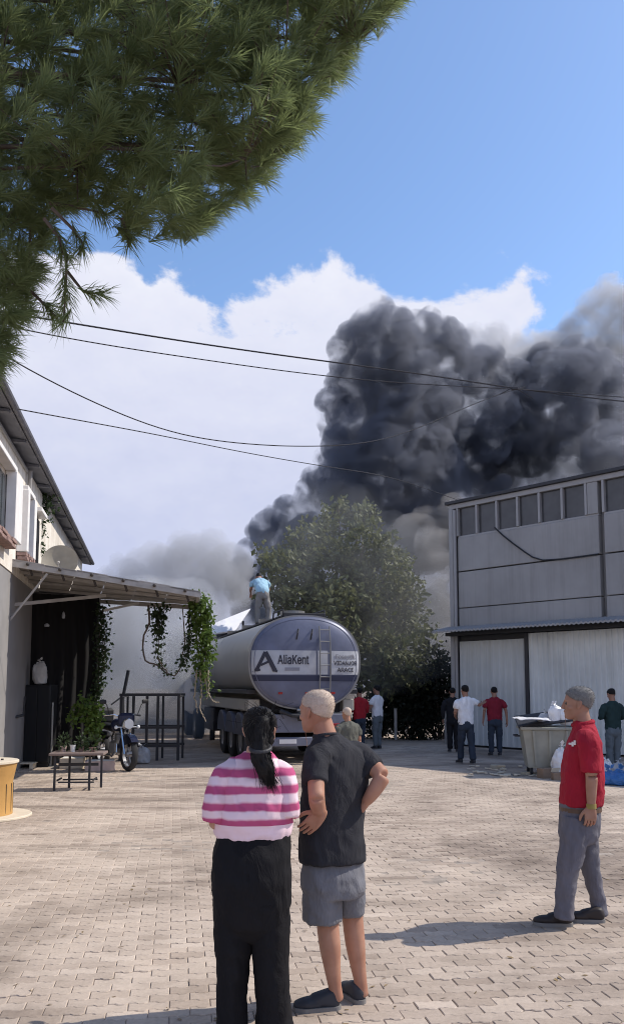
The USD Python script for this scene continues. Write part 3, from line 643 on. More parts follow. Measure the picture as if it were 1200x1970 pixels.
# ---------------------------------------------------------------- tree behind the tanker
def yard_tree():
    d = 30.0; base = P(655, 1400, d); base[2] = 0
    t = thing('broadleaf_tree', 'dusty olive green tree standing behind the tanker in front of the smoke', 'tree', base)
    cl = [(640,1010,40),(690,1000,36),(600,1045,52),(700,1050,62),(545,1095,46),(630,1110,76),(725,1115,70),(575,1165,56),(660,1180,82),(755,1190,70),(800,1235,44),(740,1260,62),
          (520,1065,30),(650,975,22),(705,985,22),(770,1140,48),(790,1300,40),(690,1250,60),(600,1215,50),(535,1140,36),(760,1080,34),(715,1300,50)]
    r = np.random.default_rng(5); clumps = []
    for x, y, rp in cl:
        dd = d + r.uniform(-1.4, 1.4); clumps.append((P(x, y, dd) - base, np.array([1, 1, 0.85]) * rp * dd / F * 1.0))
    trunk = np.array([(0, 0, 0), (0.05, 0, 0.8), (-0.08, 0.05, 1.8), (0.05, 0, 2.8)]); part(t, 'trunk', tube(trunk, [0.26, 0.21, 0.18, 0.15], 12), M_BARK, 40)
    for c, R in clumps:
        a = trunk[2 if c[2] < 4.5 else 3]; mid = a * 0.5 + c * 0.5 + V(0, 0, 0.25) + r.normal(size=3) * 0.12
        ts = np.linspace(0, 1, 8)[:, None]; part(t, 'branch', tube(a * (1 - ts) ** 2 + 2 * mid * ts * (1 - ts) + c * ts ** 2, np.linspace(0.085, 0.015, 8), 7), M_BARK)
    pts = blob_points(clumps, 230, 9, 0.3)
    keep = meshkit.fbm(pts * 1.25, 3, 6) > 0.43; pts = pts[keep]
    # long loose sprays that break the outline
    spray = []
    for c, R in clumps:
        for _ in range(7):
            q = r.normal(size=3); q /= np.linalg.norm(q); q[1] *= 0.4
            for s in np.linspace(0.7, 1.35, 9): spray.append(c + q * R * s + V(0, 0, -0.10 * (s - 0.7)) + r.normal(size=3) * 0.06)
    pts = np.vstack([pts, spray]); print('tree leaves', len(pts))
    part(t, 'crown', leaves(pts, 0.23, 12, 0.55), M_OLIVE, kind='stuff')
yard_tree()
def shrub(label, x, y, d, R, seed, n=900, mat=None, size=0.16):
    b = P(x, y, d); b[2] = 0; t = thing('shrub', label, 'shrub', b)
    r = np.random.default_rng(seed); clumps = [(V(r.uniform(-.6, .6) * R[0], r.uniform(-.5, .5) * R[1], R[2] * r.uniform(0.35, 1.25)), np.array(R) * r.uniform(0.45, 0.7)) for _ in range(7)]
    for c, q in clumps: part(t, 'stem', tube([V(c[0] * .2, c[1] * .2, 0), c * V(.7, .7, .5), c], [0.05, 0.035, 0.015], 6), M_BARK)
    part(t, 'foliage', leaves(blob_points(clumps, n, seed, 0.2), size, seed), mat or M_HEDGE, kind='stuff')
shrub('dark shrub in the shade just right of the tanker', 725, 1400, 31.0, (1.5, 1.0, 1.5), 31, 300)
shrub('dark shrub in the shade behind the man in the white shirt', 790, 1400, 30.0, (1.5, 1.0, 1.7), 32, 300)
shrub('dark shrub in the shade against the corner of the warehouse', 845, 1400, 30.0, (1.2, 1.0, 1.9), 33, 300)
# ---------------------------------------------------------------- climbing plants
def vine(name, label, paths, d, radius, n, size, mat, seed, stem=0.012, droop=0.4, bare=0.0, leafz=None):
    """stems along pixel paths (x, y, depth shift) with leaves around them"""
    b = P(*paths[0][0][:2], d); b[2] = 0; t = thing(name, label, 'plant', b); r = np.random.default_rng(seed); pts = []
    for path in paths:
        q = np.array([P(p[0], p[1], d + (p[2] if len(p) > 2 else 0)) for p in path]) - b
        s = np.linspace(0, 1, len(q)); tt = np.linspace(0, 1, 24); q = np.stack([np.interp(tt, s, q[:, k]) for k in range(3)], 1) + r.normal(size=(24, 3)) * 0.008
        part(t, 'stem', tube(q, np.linspace(stem, stem * 0.5, 24), 6), M_DRY if bare else M_BARK)
        m = max(int(n / len(paths)), 1); f = r.uniform(0, 1 - bare, m); i = f * 23; i0 = i.astype(int).clip(0, 22)
        pts.append(q[i0] + (q[i0 + 1] - q[i0]) * (i - i0)[:, None] + r.normal(size=(m, 3)) * radius)
    part(t, 'leaves', leaves(np.vstack(pts), size, seed, 0.6, droop), mat, kind='stuff')
vine('hanging_vine', 'bright green vine hanging from the right end of the steel canopy', [[(378, 1146), (388, 1180), (392, 1240), (390, 1300)], [(392, 1150), (400, 1200), (402, 1270)], [(370, 1150), (378, 1210), (384, 1300)], [(385, 1160), (395, 1230), (398, 1330)]], 18.7, 0.075, 1500, 0.10, M_VINE, 41)
vine('hanging_vine', 'dry leafless tendrils hanging below the bright vine at the canopy end', [[(385, 1290), (388, 1330), (384, 1365), (396, 1388)], [(394, 1290), (398, 1330), (410, 1350), (421, 1352)], [(378, 1290), (374, 1340), (380, 1372)], [(400, 1290), (402, 1325), (398, 1345)]], 18.65, 0.035, 60, 0.06, M_VINE, 42, stem=0.02, bare=0.5)
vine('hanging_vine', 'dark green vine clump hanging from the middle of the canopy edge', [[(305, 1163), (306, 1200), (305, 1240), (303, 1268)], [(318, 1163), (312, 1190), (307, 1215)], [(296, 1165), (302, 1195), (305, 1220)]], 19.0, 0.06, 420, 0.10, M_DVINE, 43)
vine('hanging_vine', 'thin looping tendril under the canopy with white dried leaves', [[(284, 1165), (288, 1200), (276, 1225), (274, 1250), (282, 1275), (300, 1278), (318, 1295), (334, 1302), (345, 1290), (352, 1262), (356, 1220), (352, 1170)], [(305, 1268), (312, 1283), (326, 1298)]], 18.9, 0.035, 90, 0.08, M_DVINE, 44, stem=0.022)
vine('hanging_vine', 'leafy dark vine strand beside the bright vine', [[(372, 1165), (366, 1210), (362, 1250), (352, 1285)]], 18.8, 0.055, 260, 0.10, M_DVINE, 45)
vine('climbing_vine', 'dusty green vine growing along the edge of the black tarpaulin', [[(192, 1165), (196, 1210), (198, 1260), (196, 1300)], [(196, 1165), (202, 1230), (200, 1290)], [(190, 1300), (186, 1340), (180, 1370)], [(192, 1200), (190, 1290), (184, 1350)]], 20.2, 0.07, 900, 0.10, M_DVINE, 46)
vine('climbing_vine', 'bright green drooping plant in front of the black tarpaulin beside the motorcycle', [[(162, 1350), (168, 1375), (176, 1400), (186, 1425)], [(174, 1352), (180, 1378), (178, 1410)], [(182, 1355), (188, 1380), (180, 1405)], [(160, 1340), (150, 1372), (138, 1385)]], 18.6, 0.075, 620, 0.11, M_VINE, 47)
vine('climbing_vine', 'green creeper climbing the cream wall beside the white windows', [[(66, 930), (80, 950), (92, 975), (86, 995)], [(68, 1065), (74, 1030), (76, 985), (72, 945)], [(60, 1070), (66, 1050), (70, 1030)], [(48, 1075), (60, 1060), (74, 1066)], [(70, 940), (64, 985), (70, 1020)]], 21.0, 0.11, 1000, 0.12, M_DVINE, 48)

# ================================================================ TANKER
M_TANK = plain('tank_steel', (0.22, 0.215, 0.205), 0.38, metallic=0.35, var=0.10, scale=1.4, bump=0.001, bscale=9)
M_HEAD = plain('tank_end_paint', (0.115, 0.125, 0.18), 0.42, metallic=0.2, var=0.26, scale=1.6)
M_NAVY = plain('navy_stripe', (0.022, 0.026, 0.055), 0.45)
M_BANNER = plain('white_banner', (0.40, 0.41, 0.44), 0.6, var=0.16, scale=3)
M_INK = plain('dark_lettering', (0.03, 0.03, 0.045), 0.6)
M_INKG = plain('grey_lettering', (0.22, 0.22, 0.25), 0.6)
M_CHASSIS = plain('dark_chassis', (0.025, 0.025, 0.03), 0.6, var=0.3)
M_RUBBER = plain('tyre_rubber', (0.022, 0.022, 0.024), 0.85, var=0.25, bump=0.002)
M_RIM = plain('wheel_rim', (0.30, 0.30, 0.31), 0.45, metallic=0.5)
M_BOXP = plain('pale_side_box', (0.36, 0.345, 0.31), 0.55, var=0.1)
M_BLUEG = plain('blue_grey_paint', (0.15, 0.16, 0.21), 0.5, var=0.12)
M_REDL = plain('red_lamp', (0.30, 0.015, 0.012), 0.25)
M_WHITEP = plain('white_cab_paint', (0.72, 0.72, 0.74), 0.35, var=0.05)
M_PLATE = plain('white_plate', (0.7, 0.7, 0.7), 0.4, var=0.03)
TR = P(586, 1400, 20.0); TR[2] = 0
th_t = math.atan2(-(ray(150, 1322)[0]), ray(150, 1322)[1])
TK = thing('tanker_truck', 'grey steel tanker semi-trailer with lettered rear end parked facing away', 'truck', TR, th_t)
# local frame: x right, y forward (away from the viewer), z up; rear of the tank at y = 0
AX, BZ, ZC, LEN, DOME = 1.32, 1.08, 2.33, 10.6, 0.26
rings = []
for y, s in [(0.0, 1.0), (0.02, 1.0)] + [(0.1 + k * (LEN - 0.2) / 12, 1.0) for k in range(13)] + [(LEN, 1.0)]:
    rings.append((V(0, y, ZC), V(AX * s, 0, 0), V(0, 0, BZ * s), 0.88))
part(TK, 'tank_shell', loft(rings, 72), M_TANK, 40)
def dome_y(x, z, off=0.0):
    r2 = np.clip((np.abs(x / AX)) ** 2.2 + (np.abs((z - ZC) / BZ)) ** 2.2, 0, 1)
    return -0.03 - DOME * np.sqrt(1 - r2 * 0.985) + DOME * math.sqrt(0.015) - off
def dome():
    v = []; f = []; n, m = 72, 22; th = np.arange(n) * 2 * np.pi / n
    for j in range(m + 1):
        s = math.sin(j / m * math.pi / 2)
        cx, sx = np.cos(th), np.sin(th); x = s * AX * 0.985 * np.sign(cx) * np.abs(cx) ** 0.88; z = ZC + s * BZ * 0.985 * np.sign(sx) * np.abs(sx) ** 0.88
        v.append(np.c_[x, np.full(n, -0.028 - DOME * math.sqrt(max(1 - s ** 2.0, 0))), z])
    v = np.vstack(v)
    for j in range(m):
        for i in range(n):
            a, b = j * n + i, j * n + (i + 1) % n; f += [(a, a + n, b + n), (a, b + n, b)]
    t = trimesh.Trimesh(v, f, process=False); return t
DM = dome()
if DM.face_normals[len(DM.faces) // 2][1] > 0: DM.invert()
part(TK, 'tank_end', DM, M_HEAD, 40)
part(TK, 'end_rim', loft([(V(0, y, ZC), V(AX * s, 0, 0), V(0, 0, BZ * s), 0.88) for y, s in ((-0.05, 0.985), (-0.05, 1.012), (0.05, 1.012), (0.05, 0.985))], 72), M_TANK)
def head_y(x, z):
    """the y of the end at (x, z)"""
    p = 1 / 0.88 * 2
    s = (np.abs(x / (AX * 0.985)) ** (2 / 0.88) + np.abs((z - ZC) / (BZ * 0.985)) ** (2 / 0.88)) ** (0.88 / 2)
    return -0.028 - DOME * np.sqrt(np.clip(1 - np.clip(s, 0, 1) ** 2, 0, 1))
def on_head(m, off):
    """wrap a flat mesh (x, z in the picture plane, y = thickness) onto the tank end"""
    v = np.array(m.vertices); v[:, 1] += head_y(v[:, 0], v[:, 2]) - off; m = m.copy(); m.vertices = v; return m
def patch(x0, x1, z0, z1, off=0.006, n=26, k=5):
    xs, zs = np.linspace(x0, x1, n), np.linspace(z0, z1, k); v, f = [], []
    for z in zs:
        lim = AX * 0.975 * max(1 - (abs(z - ZC) / (BZ * 0.985)) ** (2 / 0.88), 0) ** (0.88 / 2)
        for x in np.clip(xs, -lim, lim): v.append((x, 0, z))
    for j in range(k - 1):
        for i in range(n - 1):
            a = j * n + i; f += [(a, a + 1, a + n + 1), (a, a + n + 1, a + n)]
    v = np.array(v); v2 = v + V(0, 0.004, 0); N = len(v)
    m = trimesh.Trimesh(np.vstack([v, v2]), f + [(a + N, c + N, b + N) for a, b, c in f], process=False); return on_head(m, off)
def zx(x, y):
    """local (x, z) on the tank end seen at photo pixel (x, y)"""
    c, s = math.cos(th_t), math.sin(th_t); ex, ey = V(c, s, 0), V(-s, c, 0)
    o = TR + ey * (-0.2); q = ray(x, y); t = ((o - EYE) @ ey) / (q @ ey); p = EYE + q * t - TR
    return p @ ex, p[2]
zb1, zb0 = zx(580, 1252)[1], zx(580, 1298)[1]
xl0, xl1 = zx(485, 1275)[0], zx(606, 1275)[0]; xr0, xr1 = zx(636, 1275)[0], zx(694, 1275)[0]
print('tank end', zb0, zb1, xl0, xl1, xr0, xr1, zx(590, 1187), zx(590, 1365), zx(480, 1275), zx(697, 1275))
part(TK, 'left_banner', patch(xl0, xl1, zb0, zb1), M_BANNER)
part(TK, 'middle_banner', patch(xl1 + 0.04, xr0 - 0.09, zb0, zb1), M_BANNER)
part(TK, 'right_banner', patch(xr0, xr1, zb0, zb1), M_BANNER)
part(TK, 'navy_band', patch(-1.3, 1.3, zb0 - 0.15, zb0 - 0.02, 0.005, 40), M_NAVY)
def lettering(txt, x, z, h, wid=None, bold=True, off=0.016):
    m = meshkit.text_mesh(txt, h, 0.004, bold); v = np.array(m.vertices)
    if wid: v[:, 0] *= wid / (v[:, 0].max() - v[:, 0].min())
    m.vertices = np.c_[v[:, 0] + x, 0.003 - v[:, 2], v[:, 1] + z]; m = m.subdivide_to_size(0.12) if hasattr(m, 'subdivide_to_size') else m
    return on_head(m, off)
hb = zb1 - zb0
lx = xl0 + 0.10
logo = []
apex, foot = V(lx + 0.20, 0, zb0 + hb * 0.93), zb0 + hb * 0.14
for pa_, pb_, w in ((apex, V(lx + 0.00, 0, foot), 0.075), (apex, V(lx + 0.42, 0, foot), 0.095), (V(lx + 0.10, 0, zb0 + hb * .38), V(lx + 0.26, 0, zb0 + hb * .52), 0.05), (V(lx - .03, 0, foot + .01), V(lx + .09, 0, foot + .03), 0.05), (V(lx + .36, 0, foot + .03), V(lx + .47, 0, foot - .01), 0.05)):
    logo.append(bar(pa_, pb_, 0.006, w, up=(0.01, 0, 1)).subdivide_to_size(0.1))
part(TK, 'logo', on_head(cat(logo), 0.014), M_INK)
part(TK, 'lettering', lettering('AliaKent', lx + 0.47, zb0 + hb * 0.44, hb * 0.36, 0.72), M_INK)
part(TK, 'faded_line', patch(lx + 0.64, lx + 0.98, zb0 + hb * 0.15, zb0 + hb * 0.29, 0.012, 8, 3), M_INKG)
rw = xr1 - xr0 - 0.14
for txt, zf, wf in (('Foseptik', 0.68, 0.86), ('VIDANJOR', 0.40, 1.0), ('ARACI', 0.12, 0.7)):
    part(TK, 'lettering', lettering(txt, xr0 + 0.05 + rw * (1 - wf) / 2, zb0 + hb * zf, hb * 0.17, rw * wf, True), M_INK if zf < .6 else M_INKG)
ring = lambda s, r: tube([(AX * .985 * s * np.sign(math.cos(a)) * abs(math.cos(a)) ** .88, -0.026 - DOME * math.sqrt(max(1 - s * s, 0)), ZC + BZ * .985 * s * np.sign(math.sin(a)) * abs(math.sin(a)) ** .88) for a in np.linspace(0, 2 * math.pi, 80)], r, 5)
part(TK, 'weld_seam', ring(0.93, 0.012), M_HEAD)
for x in (-0.62, 0.0, 0.62):
    part(TK, 'reflector', box((x, float(head_y(np.array(x), np.array(1.62))) - 0.012, 1.62), (0.10, 0.012, 0.05), .004), M_REDL)
part(TK, 'hose', tube([(0.35, -0.02, 1.28), (0.30, -0.16, 1.18), (0.05, -0.2, 1.10), (-0.35, -0.18, 1.12), (-0.6, -0.08, 1.22)], 0.05, 10), M_CHASSIS)
# ladder, pipes and hatch on the end
for x in (zx(612, 1280)[0], zx(632, 1280)[0]):
    zz = np.linspace(1.35, 3.15, 12); part(TK, 'ladder_rail', tube([(x, float(head_y(np.array(x), np.array(z))) - 0.09, z) for z in zz], 0.016, 6), M_TANK)
x0_, x1_ = zx(612, 1280)[0], zx(632, 1280)[0]
for z in np.arange(1.45, 3.1, 0.27):
    part(TK, 'ladder_rung', cyl((x0_, float(head_y(np.array(x0_), np.array(z))) - 0.09, z), (x1_, float(head_y(np.array(x1_), np.array(z))) - 0.09, z), 0.012, 6), M_TANK)
for x in (zx(573, 1225)[0], zx(600, 1225)[0]):
    part(TK, 'handle', tube([(x, head_y(x, 3.05) - .02, 3.08), (x - .03, head_y(x, 2.95) - .06, 2.98), (x - .05, head_y(x, 2.85) - .02, 2.84)], 0.018, 6), M_CHASSIS)
part(TK, 'walkway', bx(-0.42, 0.42, 0.15, LEN - 0.3, ZC + BZ + 0.015, ZC + BZ + 0.05), M_CHASSIS)
for k in range(4):
    y = 1.2 + k * 2.6; part(TK, 'hatch', cyl((0, y, ZC + BZ + 0.05), (0, y, ZC + BZ + 0.20), 0.30, 24), M_TANK)
for x in (-0.5, 0.5):
    part(TK, 'handrail', tube([(x, 0.05, ZC + BZ - 0.04), (x, 0.08, ZC + BZ + 0.14), (x, 1.1, ZC + BZ + 0.14), (x, 1.15, ZC + BZ - 0.04)], 0.02, 6), M_CHASSIS)
part(TK, 'top_coaming', bx(-0.5, 0.5, -0.01, 0.06, ZC + BZ - 0.06, ZC + BZ + 0.06, 0.01), M_CHASSIS)
# underframe
for x in (-0.42, 0.42): part(TK, 'chassis_rail', bx(x - 0.06, x + 0.06, 0.1, LEN + 2.2, 0.95, 1.22), M_CHASSIS)
part(TK, 'saddle', bx(-1.0, 1.0, 0.5, 0.62, 1.15, 1.5), M_CHASSIS)
part(TK, 'side_ledge', bx(-1.33, -1.10, 0.15, LEN - 0.2, 1.60, 1.70, 0.01), M_CHASSIS)
part(TK, 'side_ledge', bx(1.10, 1.33, 0.15, LEN - 0.2, 1.60, 1.70, 0.01), M_CHASSIS)
part(TK, 'hose_tray', bx(-1.27, -1.0, 0.25, LEN - 2.2, 1.20, 1.48, 0.02), M_BOXP)
part(TK, 'hose_tray', bx(1.0, 1.27, 0.25, LEN - 2.2, 1.20, 1.48, 0.02), M_BOXP)
def wheel(parent, c, R, W, axis=(1, 0, 0)):
    ax = np.asarray(axis, float); a, b = np.asarray(c) - ax * W / 2, np.asarray(c) + ax * W / 2
    prof = np.array([(R * .58, -W * .5), (R * .9, -W * .5), (R, -W * .36), (R, -W * .12), (R * .975, -W * .10), (R * .975, -W * .04), (R, -W * .02), (R, W * .36), (R * .9, W * .5), (R * .58, W * .5), (R * .58, -W * .5)])
    ty = trimesh.creation.revolve(prof, sections=36); M = np.eye(4); t, u_, v_ = frame_of(ax); M[:3, 0], M[:3, 1], M[:3, 2], M[:3, 3] = u_, v_, t, c
    ty.apply_transform(M); p = part(parent, 'wheel', ty, M_RUBBER, 35)
    prof = np.array([(0, -W * .3), (R * .2, -W * .42), (R * .24, -W * .3), (R * .5, -W * .25), (R * .585, -W * .45), (R * .585, W * .45), (R * .5, W * .25), (R * .2, W * .3), (0, W * .4)])
    rm = trimesh.creation.revolve(prof, sections=28); rm.apply_transform(M); part(p, 'rim', rm, M_RIM, 35)
for k in range(3):
    y = 1.35 + 1.32 * k
    for s in (-1, 1):
        for o in (0.98, 1.27 - 0.10): wheel(TK, (s * (o + 0.0), y, 0.52), 0.52, 0.17)
    part(TK, 'axle', cyl((-1.0, y, 0.52), (1.0, y, 0.52), 0.07, 12), M_CHASSIS)
for s in (-1, 1):
    arch = []
    for k in range(3):
        y = 1.35 + 1.32 * k; pts = [(y - 0.62 * math.cos(a), 0.55 + 0.60 * math.sin(a)) for a in np.linspace(0.15, math.pi - 0.15, 14)]
        arch.append(quad_prism([(s * 0.80, py, pz) for py, pz in pts] + [(s * 0.80, py, pz - 0.03) for py, pz in pts[::-1]], (s * 0.50, 0, 0)))
    for a in arch: part(TK, 'mudguard', a, M_BLUEG)
    part(TK, 'mud_flap', bx(s * 1.06 - 0.24, s * 1.06 + 0.24, 0.58, 0.60, 0.28, 0.95, 0.004), M_CHASSIS)
part(TK, 'rear_mudguard_panel', bx(-1.26, -0.62, 0.35, 0.56, 1.02, 1.16, 0.02), M_BOXP)
part(TK, 'rear_mudguard_panel', bx(0.62, 1.26, 0.35, 0.56, 1.02, 1.16, 0.02), M_BOXP)
part(TK, 'rear_panel', bx(-0.95, 0.95, -0.02, 0.12, 0.72, 1.14, 0.015), M_BLUEG)
part(TK, 'bumper', bx(-1.15, 1.15, -0.10, 0.04, 0.42, 0.62, 0.02), M_BLUEG)
part(TK, 'number_plate', bx(-0.62, -0.22, -0.115, -0.102, 0.48, 0.58), M_PLATE)
for s in (-1, 1):
    part(TK, 'tail_lamp', bx(s * 0.82 - 0.16, s * 0.82 + 0.16, -0.05, -0.022, 0.80, 0.92, 0.01), M_REDL)
part(TK, 'outlet_pipe', tube([(-0.15, 0.1, 1.2), (-0.15, -0.12, 1.15), (-0.15, -0.2, 1.02)], 0.07, 12), M_CHASSIS)
part(TK, 'outlet_valve', cyl((-0.22, -0.14, 1.24), (-0.08, -0.14, 1.24), 0.035, 10), M_RIM)
# tractor with its roof fairing seen over the tank
CY = LEN + 0.7
part(TK, 'cab', cat([box((0, CY + 1.1, 1.95), (2.45, 2.1, 2.3), 0.12), box((0, CY + 2.0, 1.3), (2.45, 0.5, 1.6), 0.1)]), M_WHITEP)
def tloc(q):
    c, s = math.cos(th_t), math.sin(th_t); q = np.asarray(q) - TR; return V(c * q[0] + s * q[1], -s * q[0] + c * q[1], q[2])
fn = V(0.30, -0.55, 0.78); fn /= np.linalg.norm(fn); fo = P(445, 1198, 31.2)
def onplane(x, y):
    q = ray(x, y); return EYE + q * (((fo - EYE) @ fn) / (q @ fn))
fpts = [tloc(onplane(x, y)) for x, y in ((402, 1203), (482, 1171), (453, 1213), (402, 1220))]; fl_n = tloc(TR + fn)
part(TK, 'roof_fairing', quad_prism(fpts, -0.06 * fl_n), M_WHITEP)
part(TK, 'roof_window', quad_prism([tloc(P(x, y, 31.3)) for x, y in ((402, 1220), (452, 1213), (446, 1232), (402, 1240))], (0, 0.9, 0)), M_CHASSIS)
part(TK, 'fairing_bracket', bar((0.7, CY + 0.3, 3.1), (0.7, CY + 0.3, 4.15), 0.07), M_CHASSIS)
part(TK, 'fairing_bracket', bar((-0.7, CY + 0.3, 3.1), (-0.7, CY + 0.3, 3.6), 0.07), M_CHASSIS)
for s in (-1, 1):
    wheel(TK, (s * 1.05, CY + 1.5, 0.52), 0.52, 0.30); wheel(TK, (s * 1.05, CY - 1.0, 0.52), 0.52, 0.30)
part(TK, 'side_cabinet', bx(-1.25, -0.9, 5.6, 7.6, 0.5, 1.15, 0.03), M_CHASSIS)
part(TK, 'support_leg', bx(-1.0, -0.85, 7.9, 8.05, 0.1, 1.2), M_CHASSIS)

# ================================================================ OVERHEAD CABLES
M_CABLE = plain('old_black_cable', (0.05, 0.05, 0.055), 0.95, spec=0.1)
def cable(label, pts, r, group=None):
    q = np.array([P(*p) for p in pts]); s = np.linspace(0, 1, len(q)); tt = np.linspace(0, 1, 60)
    from scipy.interpolate import CubicSpline
    cs = CubicSpline(np.cumsum(np.r_[0, np.linalg.norm(np.diff(q, axis=0), axis=1)]), q); L = cs.x[-1]
    return solo('overhead_cable', label, 'cable', tube(cs(tt * L), r, 8), M_CABLE)
cable('thick upper overhead cable crossing in front of the smoke to the right edge', [(-120, 580, 11.5), (130, 620, 13), (380, 660, 14.5), (630, 695, 16), (800, 718, 17), (980, 745, 18), (1200, 772, 19.2), (1380, 790, 20)], 0.015)
cable('second overhead cable, close beneath the thick upper one', [(-120, 594, 11.5), (130, 650, 13), (380, 690, 14.5), (620, 722, 16), (800, 738, 17), (985, 748, 18), (1200, 764, 19.2), (1380, 775, 20)], 0.010)
cable('third overhead cable sagging from the left roof past the smoke', [(-60, 640, 11), (20, 690, 11.6), (200, 782, 13), (350, 835, 14.4), (480, 854, 15.6), (615, 858, 17), (720, 848, 18.2), (870, 795, 20), (1010, 744, 21.5)], 0.010)
cable('lowest and thinnest overhead cable over the canopy', [(36, 787, 12.0), (150, 808, 13.2), (300, 836, 15), (480, 872, 17.5), (600, 893, 19), (720, 912, 22), (880, 962, 26.3)], 0.009)
bp = P(990, 747, 17.95); BR = thing('cable_bracket', 'small triangular bracket clamping the two upper cables in front of the grey smoke', 'bracket', bp)
part(BR, 'arm', bar(P(962, 758, 17.95) - bp, P(988, 744, 17.95) - bp, 0.016), M_CABLE); part(BR, 'arm', bar(P(988, 744, 17.95) - bp, P(1025, 766, 17.95) - bp, 0.016), M_CABLE)
part(BR, 'clamp', box((0, 0, 0), (0.14, 0.05, 0.06), 0.01), M_CABLE)

# ================================================================ THINGS UNDER AND BESIDE THE CANOPY
M_YELLOW = plain('yellow_board', (0.44, 0.245, 0.075), 0.55, var=0.12, scale=3, bump=0.001)
M_BEIGE = plain('beige_board', (0.60, 0.52, 0.40), 0.7, var=0.12, scale=4)
M_PINK = plain('pinkish_tile', (0.55, 0.42, 0.37), 0.8, var=0.2, scale=5)
M_CLOTH = plain('white_cloth', (0.70, 0.69, 0.66), 0.85, var=0.1, scale=6, bump=0.004, bscale=20)
M_BLACK = plain('black_lacquer', (0.010, 0.010, 0.011), 0.5)
M_MOTOR = plain('dark_blue_tank_paint', (0.018, 0.022, 0.05), 0.25, var=0.1)
M_CHROME = plain('chrome', (0.72, 0.72, 0.73), 0.12, metallic=1.0, var=0.03)
M_LENS = plain('lamp_glass', (0.65, 0.67, 0.68), 0.08, var=0.05, spec=0.8)
# wooden cable spool standing on its end, cut by the left edge of the picture
yb = G(-42, 1572); h_sp = P(0, 1468, yb[1] - 0.42)[2]
YC = thing('cable_spool', 'tan yellow wooden cable spool standing on end at the left edge of the yard', 'spool', yb)
def disc(R, z0, z1, ch=0.012):
    return trimesh.creation.revolve(np.array([(0, z0), (R - ch, z0), (R, z0 + ch * .6), (R, z1 - ch * .6), (R - ch, z1), (0, z1)]), sections=56)
part(YC, 'drum', trimesh.creation.revolve(np.array([(0, .035), (.445, .035), (.44, .10), (.435, h_sp * .62), (.455, h_sp * .75), (.485, h_sp - .042), (0, h_sp - .042)]), sections=56), M_YELLOW, 30)
part(YC, 'base_flange', disc(.70, 0.0, .034), M_BEIGE, 30)
part(YC, 'top_flange', disc(.505, h_sp - .041, h_sp), M_BEIGE, 30)
for k in range(20):
    a_ = k * 2 * math.pi / 20; part(YC, 'stave_joint', box((.437 * math.cos(a_), .437 * math.sin(a_), h_sp * .33), (.012, .006, h_sp * .52), rotz=a_), M_CHASSIS)
for k in range(4): part(YC, 'bolt', cyl((.30 * math.cos(k * 1.57), .30 * math.sin(k * 1.57), h_sp), (.30 * math.cos(k * 1.57), .30 * math.sin(k * 1.57), h_sp + .02), .02, 10), M_BOLT)
# low table
tb_ = G(150, 1519); TB = thing('side_table', 'low dark metal table carrying plant pots in front of the motorcycle', 'table', tb_, 0.10)
hz = P(150, 1447, tb_[1])[2]; hw = 0.46
part(TB, 'tabletop', bx(-hw, hw, -0.28, 0.28, hz - 0.045, hz, 0.008), plain('brown_tabletop', (0.20, 0.15, 0.13), 0.6, var=0.2))
for sx, sy in ((-0.36, -0.22), (0.22, -0.22), (-0.19, 0.22), (0.36, 0.22)): part(TB, 'leg', bx(sx - 0.018, sx + 0.018, sy - 0.018, sy + 0.018, 0, hz - 0.047), M_DARK)
for y in (-0.22, 0.22): part(TB, 'stretcher', bx(-0.30, 0.30, y - 0.012, y + 0.012, 0.13, 0.155), M_DARK)
for x in (-0.32, 0.28): part(TB, 'stretcher', bx(x - 0.012, x + 0.012, -0.20, 0.20, 0.16, 0.185), M_DARK)
part(TB, 'shelf_bar', bx(-0.34, 0.34, -0.012, 0.012, hz - 0.24, hz - 0.19), M_DARK)
def pot(x, y, d, z, r, h, label, mat, leafy=0):
    b = P(x, y, d); b[2] = z
    prof = np.array([(0, 0), (r * .7, 0), (r, h), (r * 1.08, h), (r * 1.08, h * 1.08), (r * .9, h * 1.08), (r * .62, h * .1), (0, h * .1)]); m = trimesh.creation.revolve(prof, sections=20)
    t = thing('plant_pot', label, 'pot', b); part(t, 'pot', m, mat, 40)
    part(t, 'soil', cyl((0, 0, h * 0.8), (0, 0, h * 0.9), r * 0.82, 14), M_BARK)
    if leafy: part(t, 'plant', leaves(np.random.default_rng(leafy).normal(size=(90, 3)) * (r * .8, r * .8, .06) + (0, 0, h + .08), 0.07, leafy), M_DVINE, kind='stuff')
pot(122, 1440, tb_[1] + 0.05, hz, 0.055, 0.09, 'small pinkish pot at the left end of the low table', M_PINK, 3)
pot(140, 1440, tb_[1] + 0.0, hz, 0.05, 0.11, 'white pot second from the left on the low table', M_CLOTH)
pot(156, 1440, tb_[1] + 0.1, hz, 0.055, 0.08, 'brown pot in the middle of the low table', M_BRICK, 5)
pot(178, 1440, tb_[1] + 0.05, hz, 0.06, 0.07, 'low terracotta pot with leaves at the right end of the low table', M_BRICK, 6)
# stacked tile cartons behind the table
for k, (x, y, w, h, lab) in enumerate(((140, 1478, 0.5, 0.22, 'pale carton behind the legs of the low table, left of two'), (192, 1482, 0.62, 0.20, 'pinkish carton on the ground under the motorcycle side of the table'))):
    b = G(x, y); c = thing('carton', lab, 'carton', b, 0.1 + 0.15 * k)
    part(c, 'box', bx(-w / 2, w / 2, -0.2, 0.2, 0.0, h, 0.006), M_PINK if k else M_BEIGE); part(c, 'lid_flap', box((0.02, -0.05, h + 0.012), (w * .9, 0.22, 0.008), R=rotm([1, 0, 0], 0.06)), M_CLOTH)
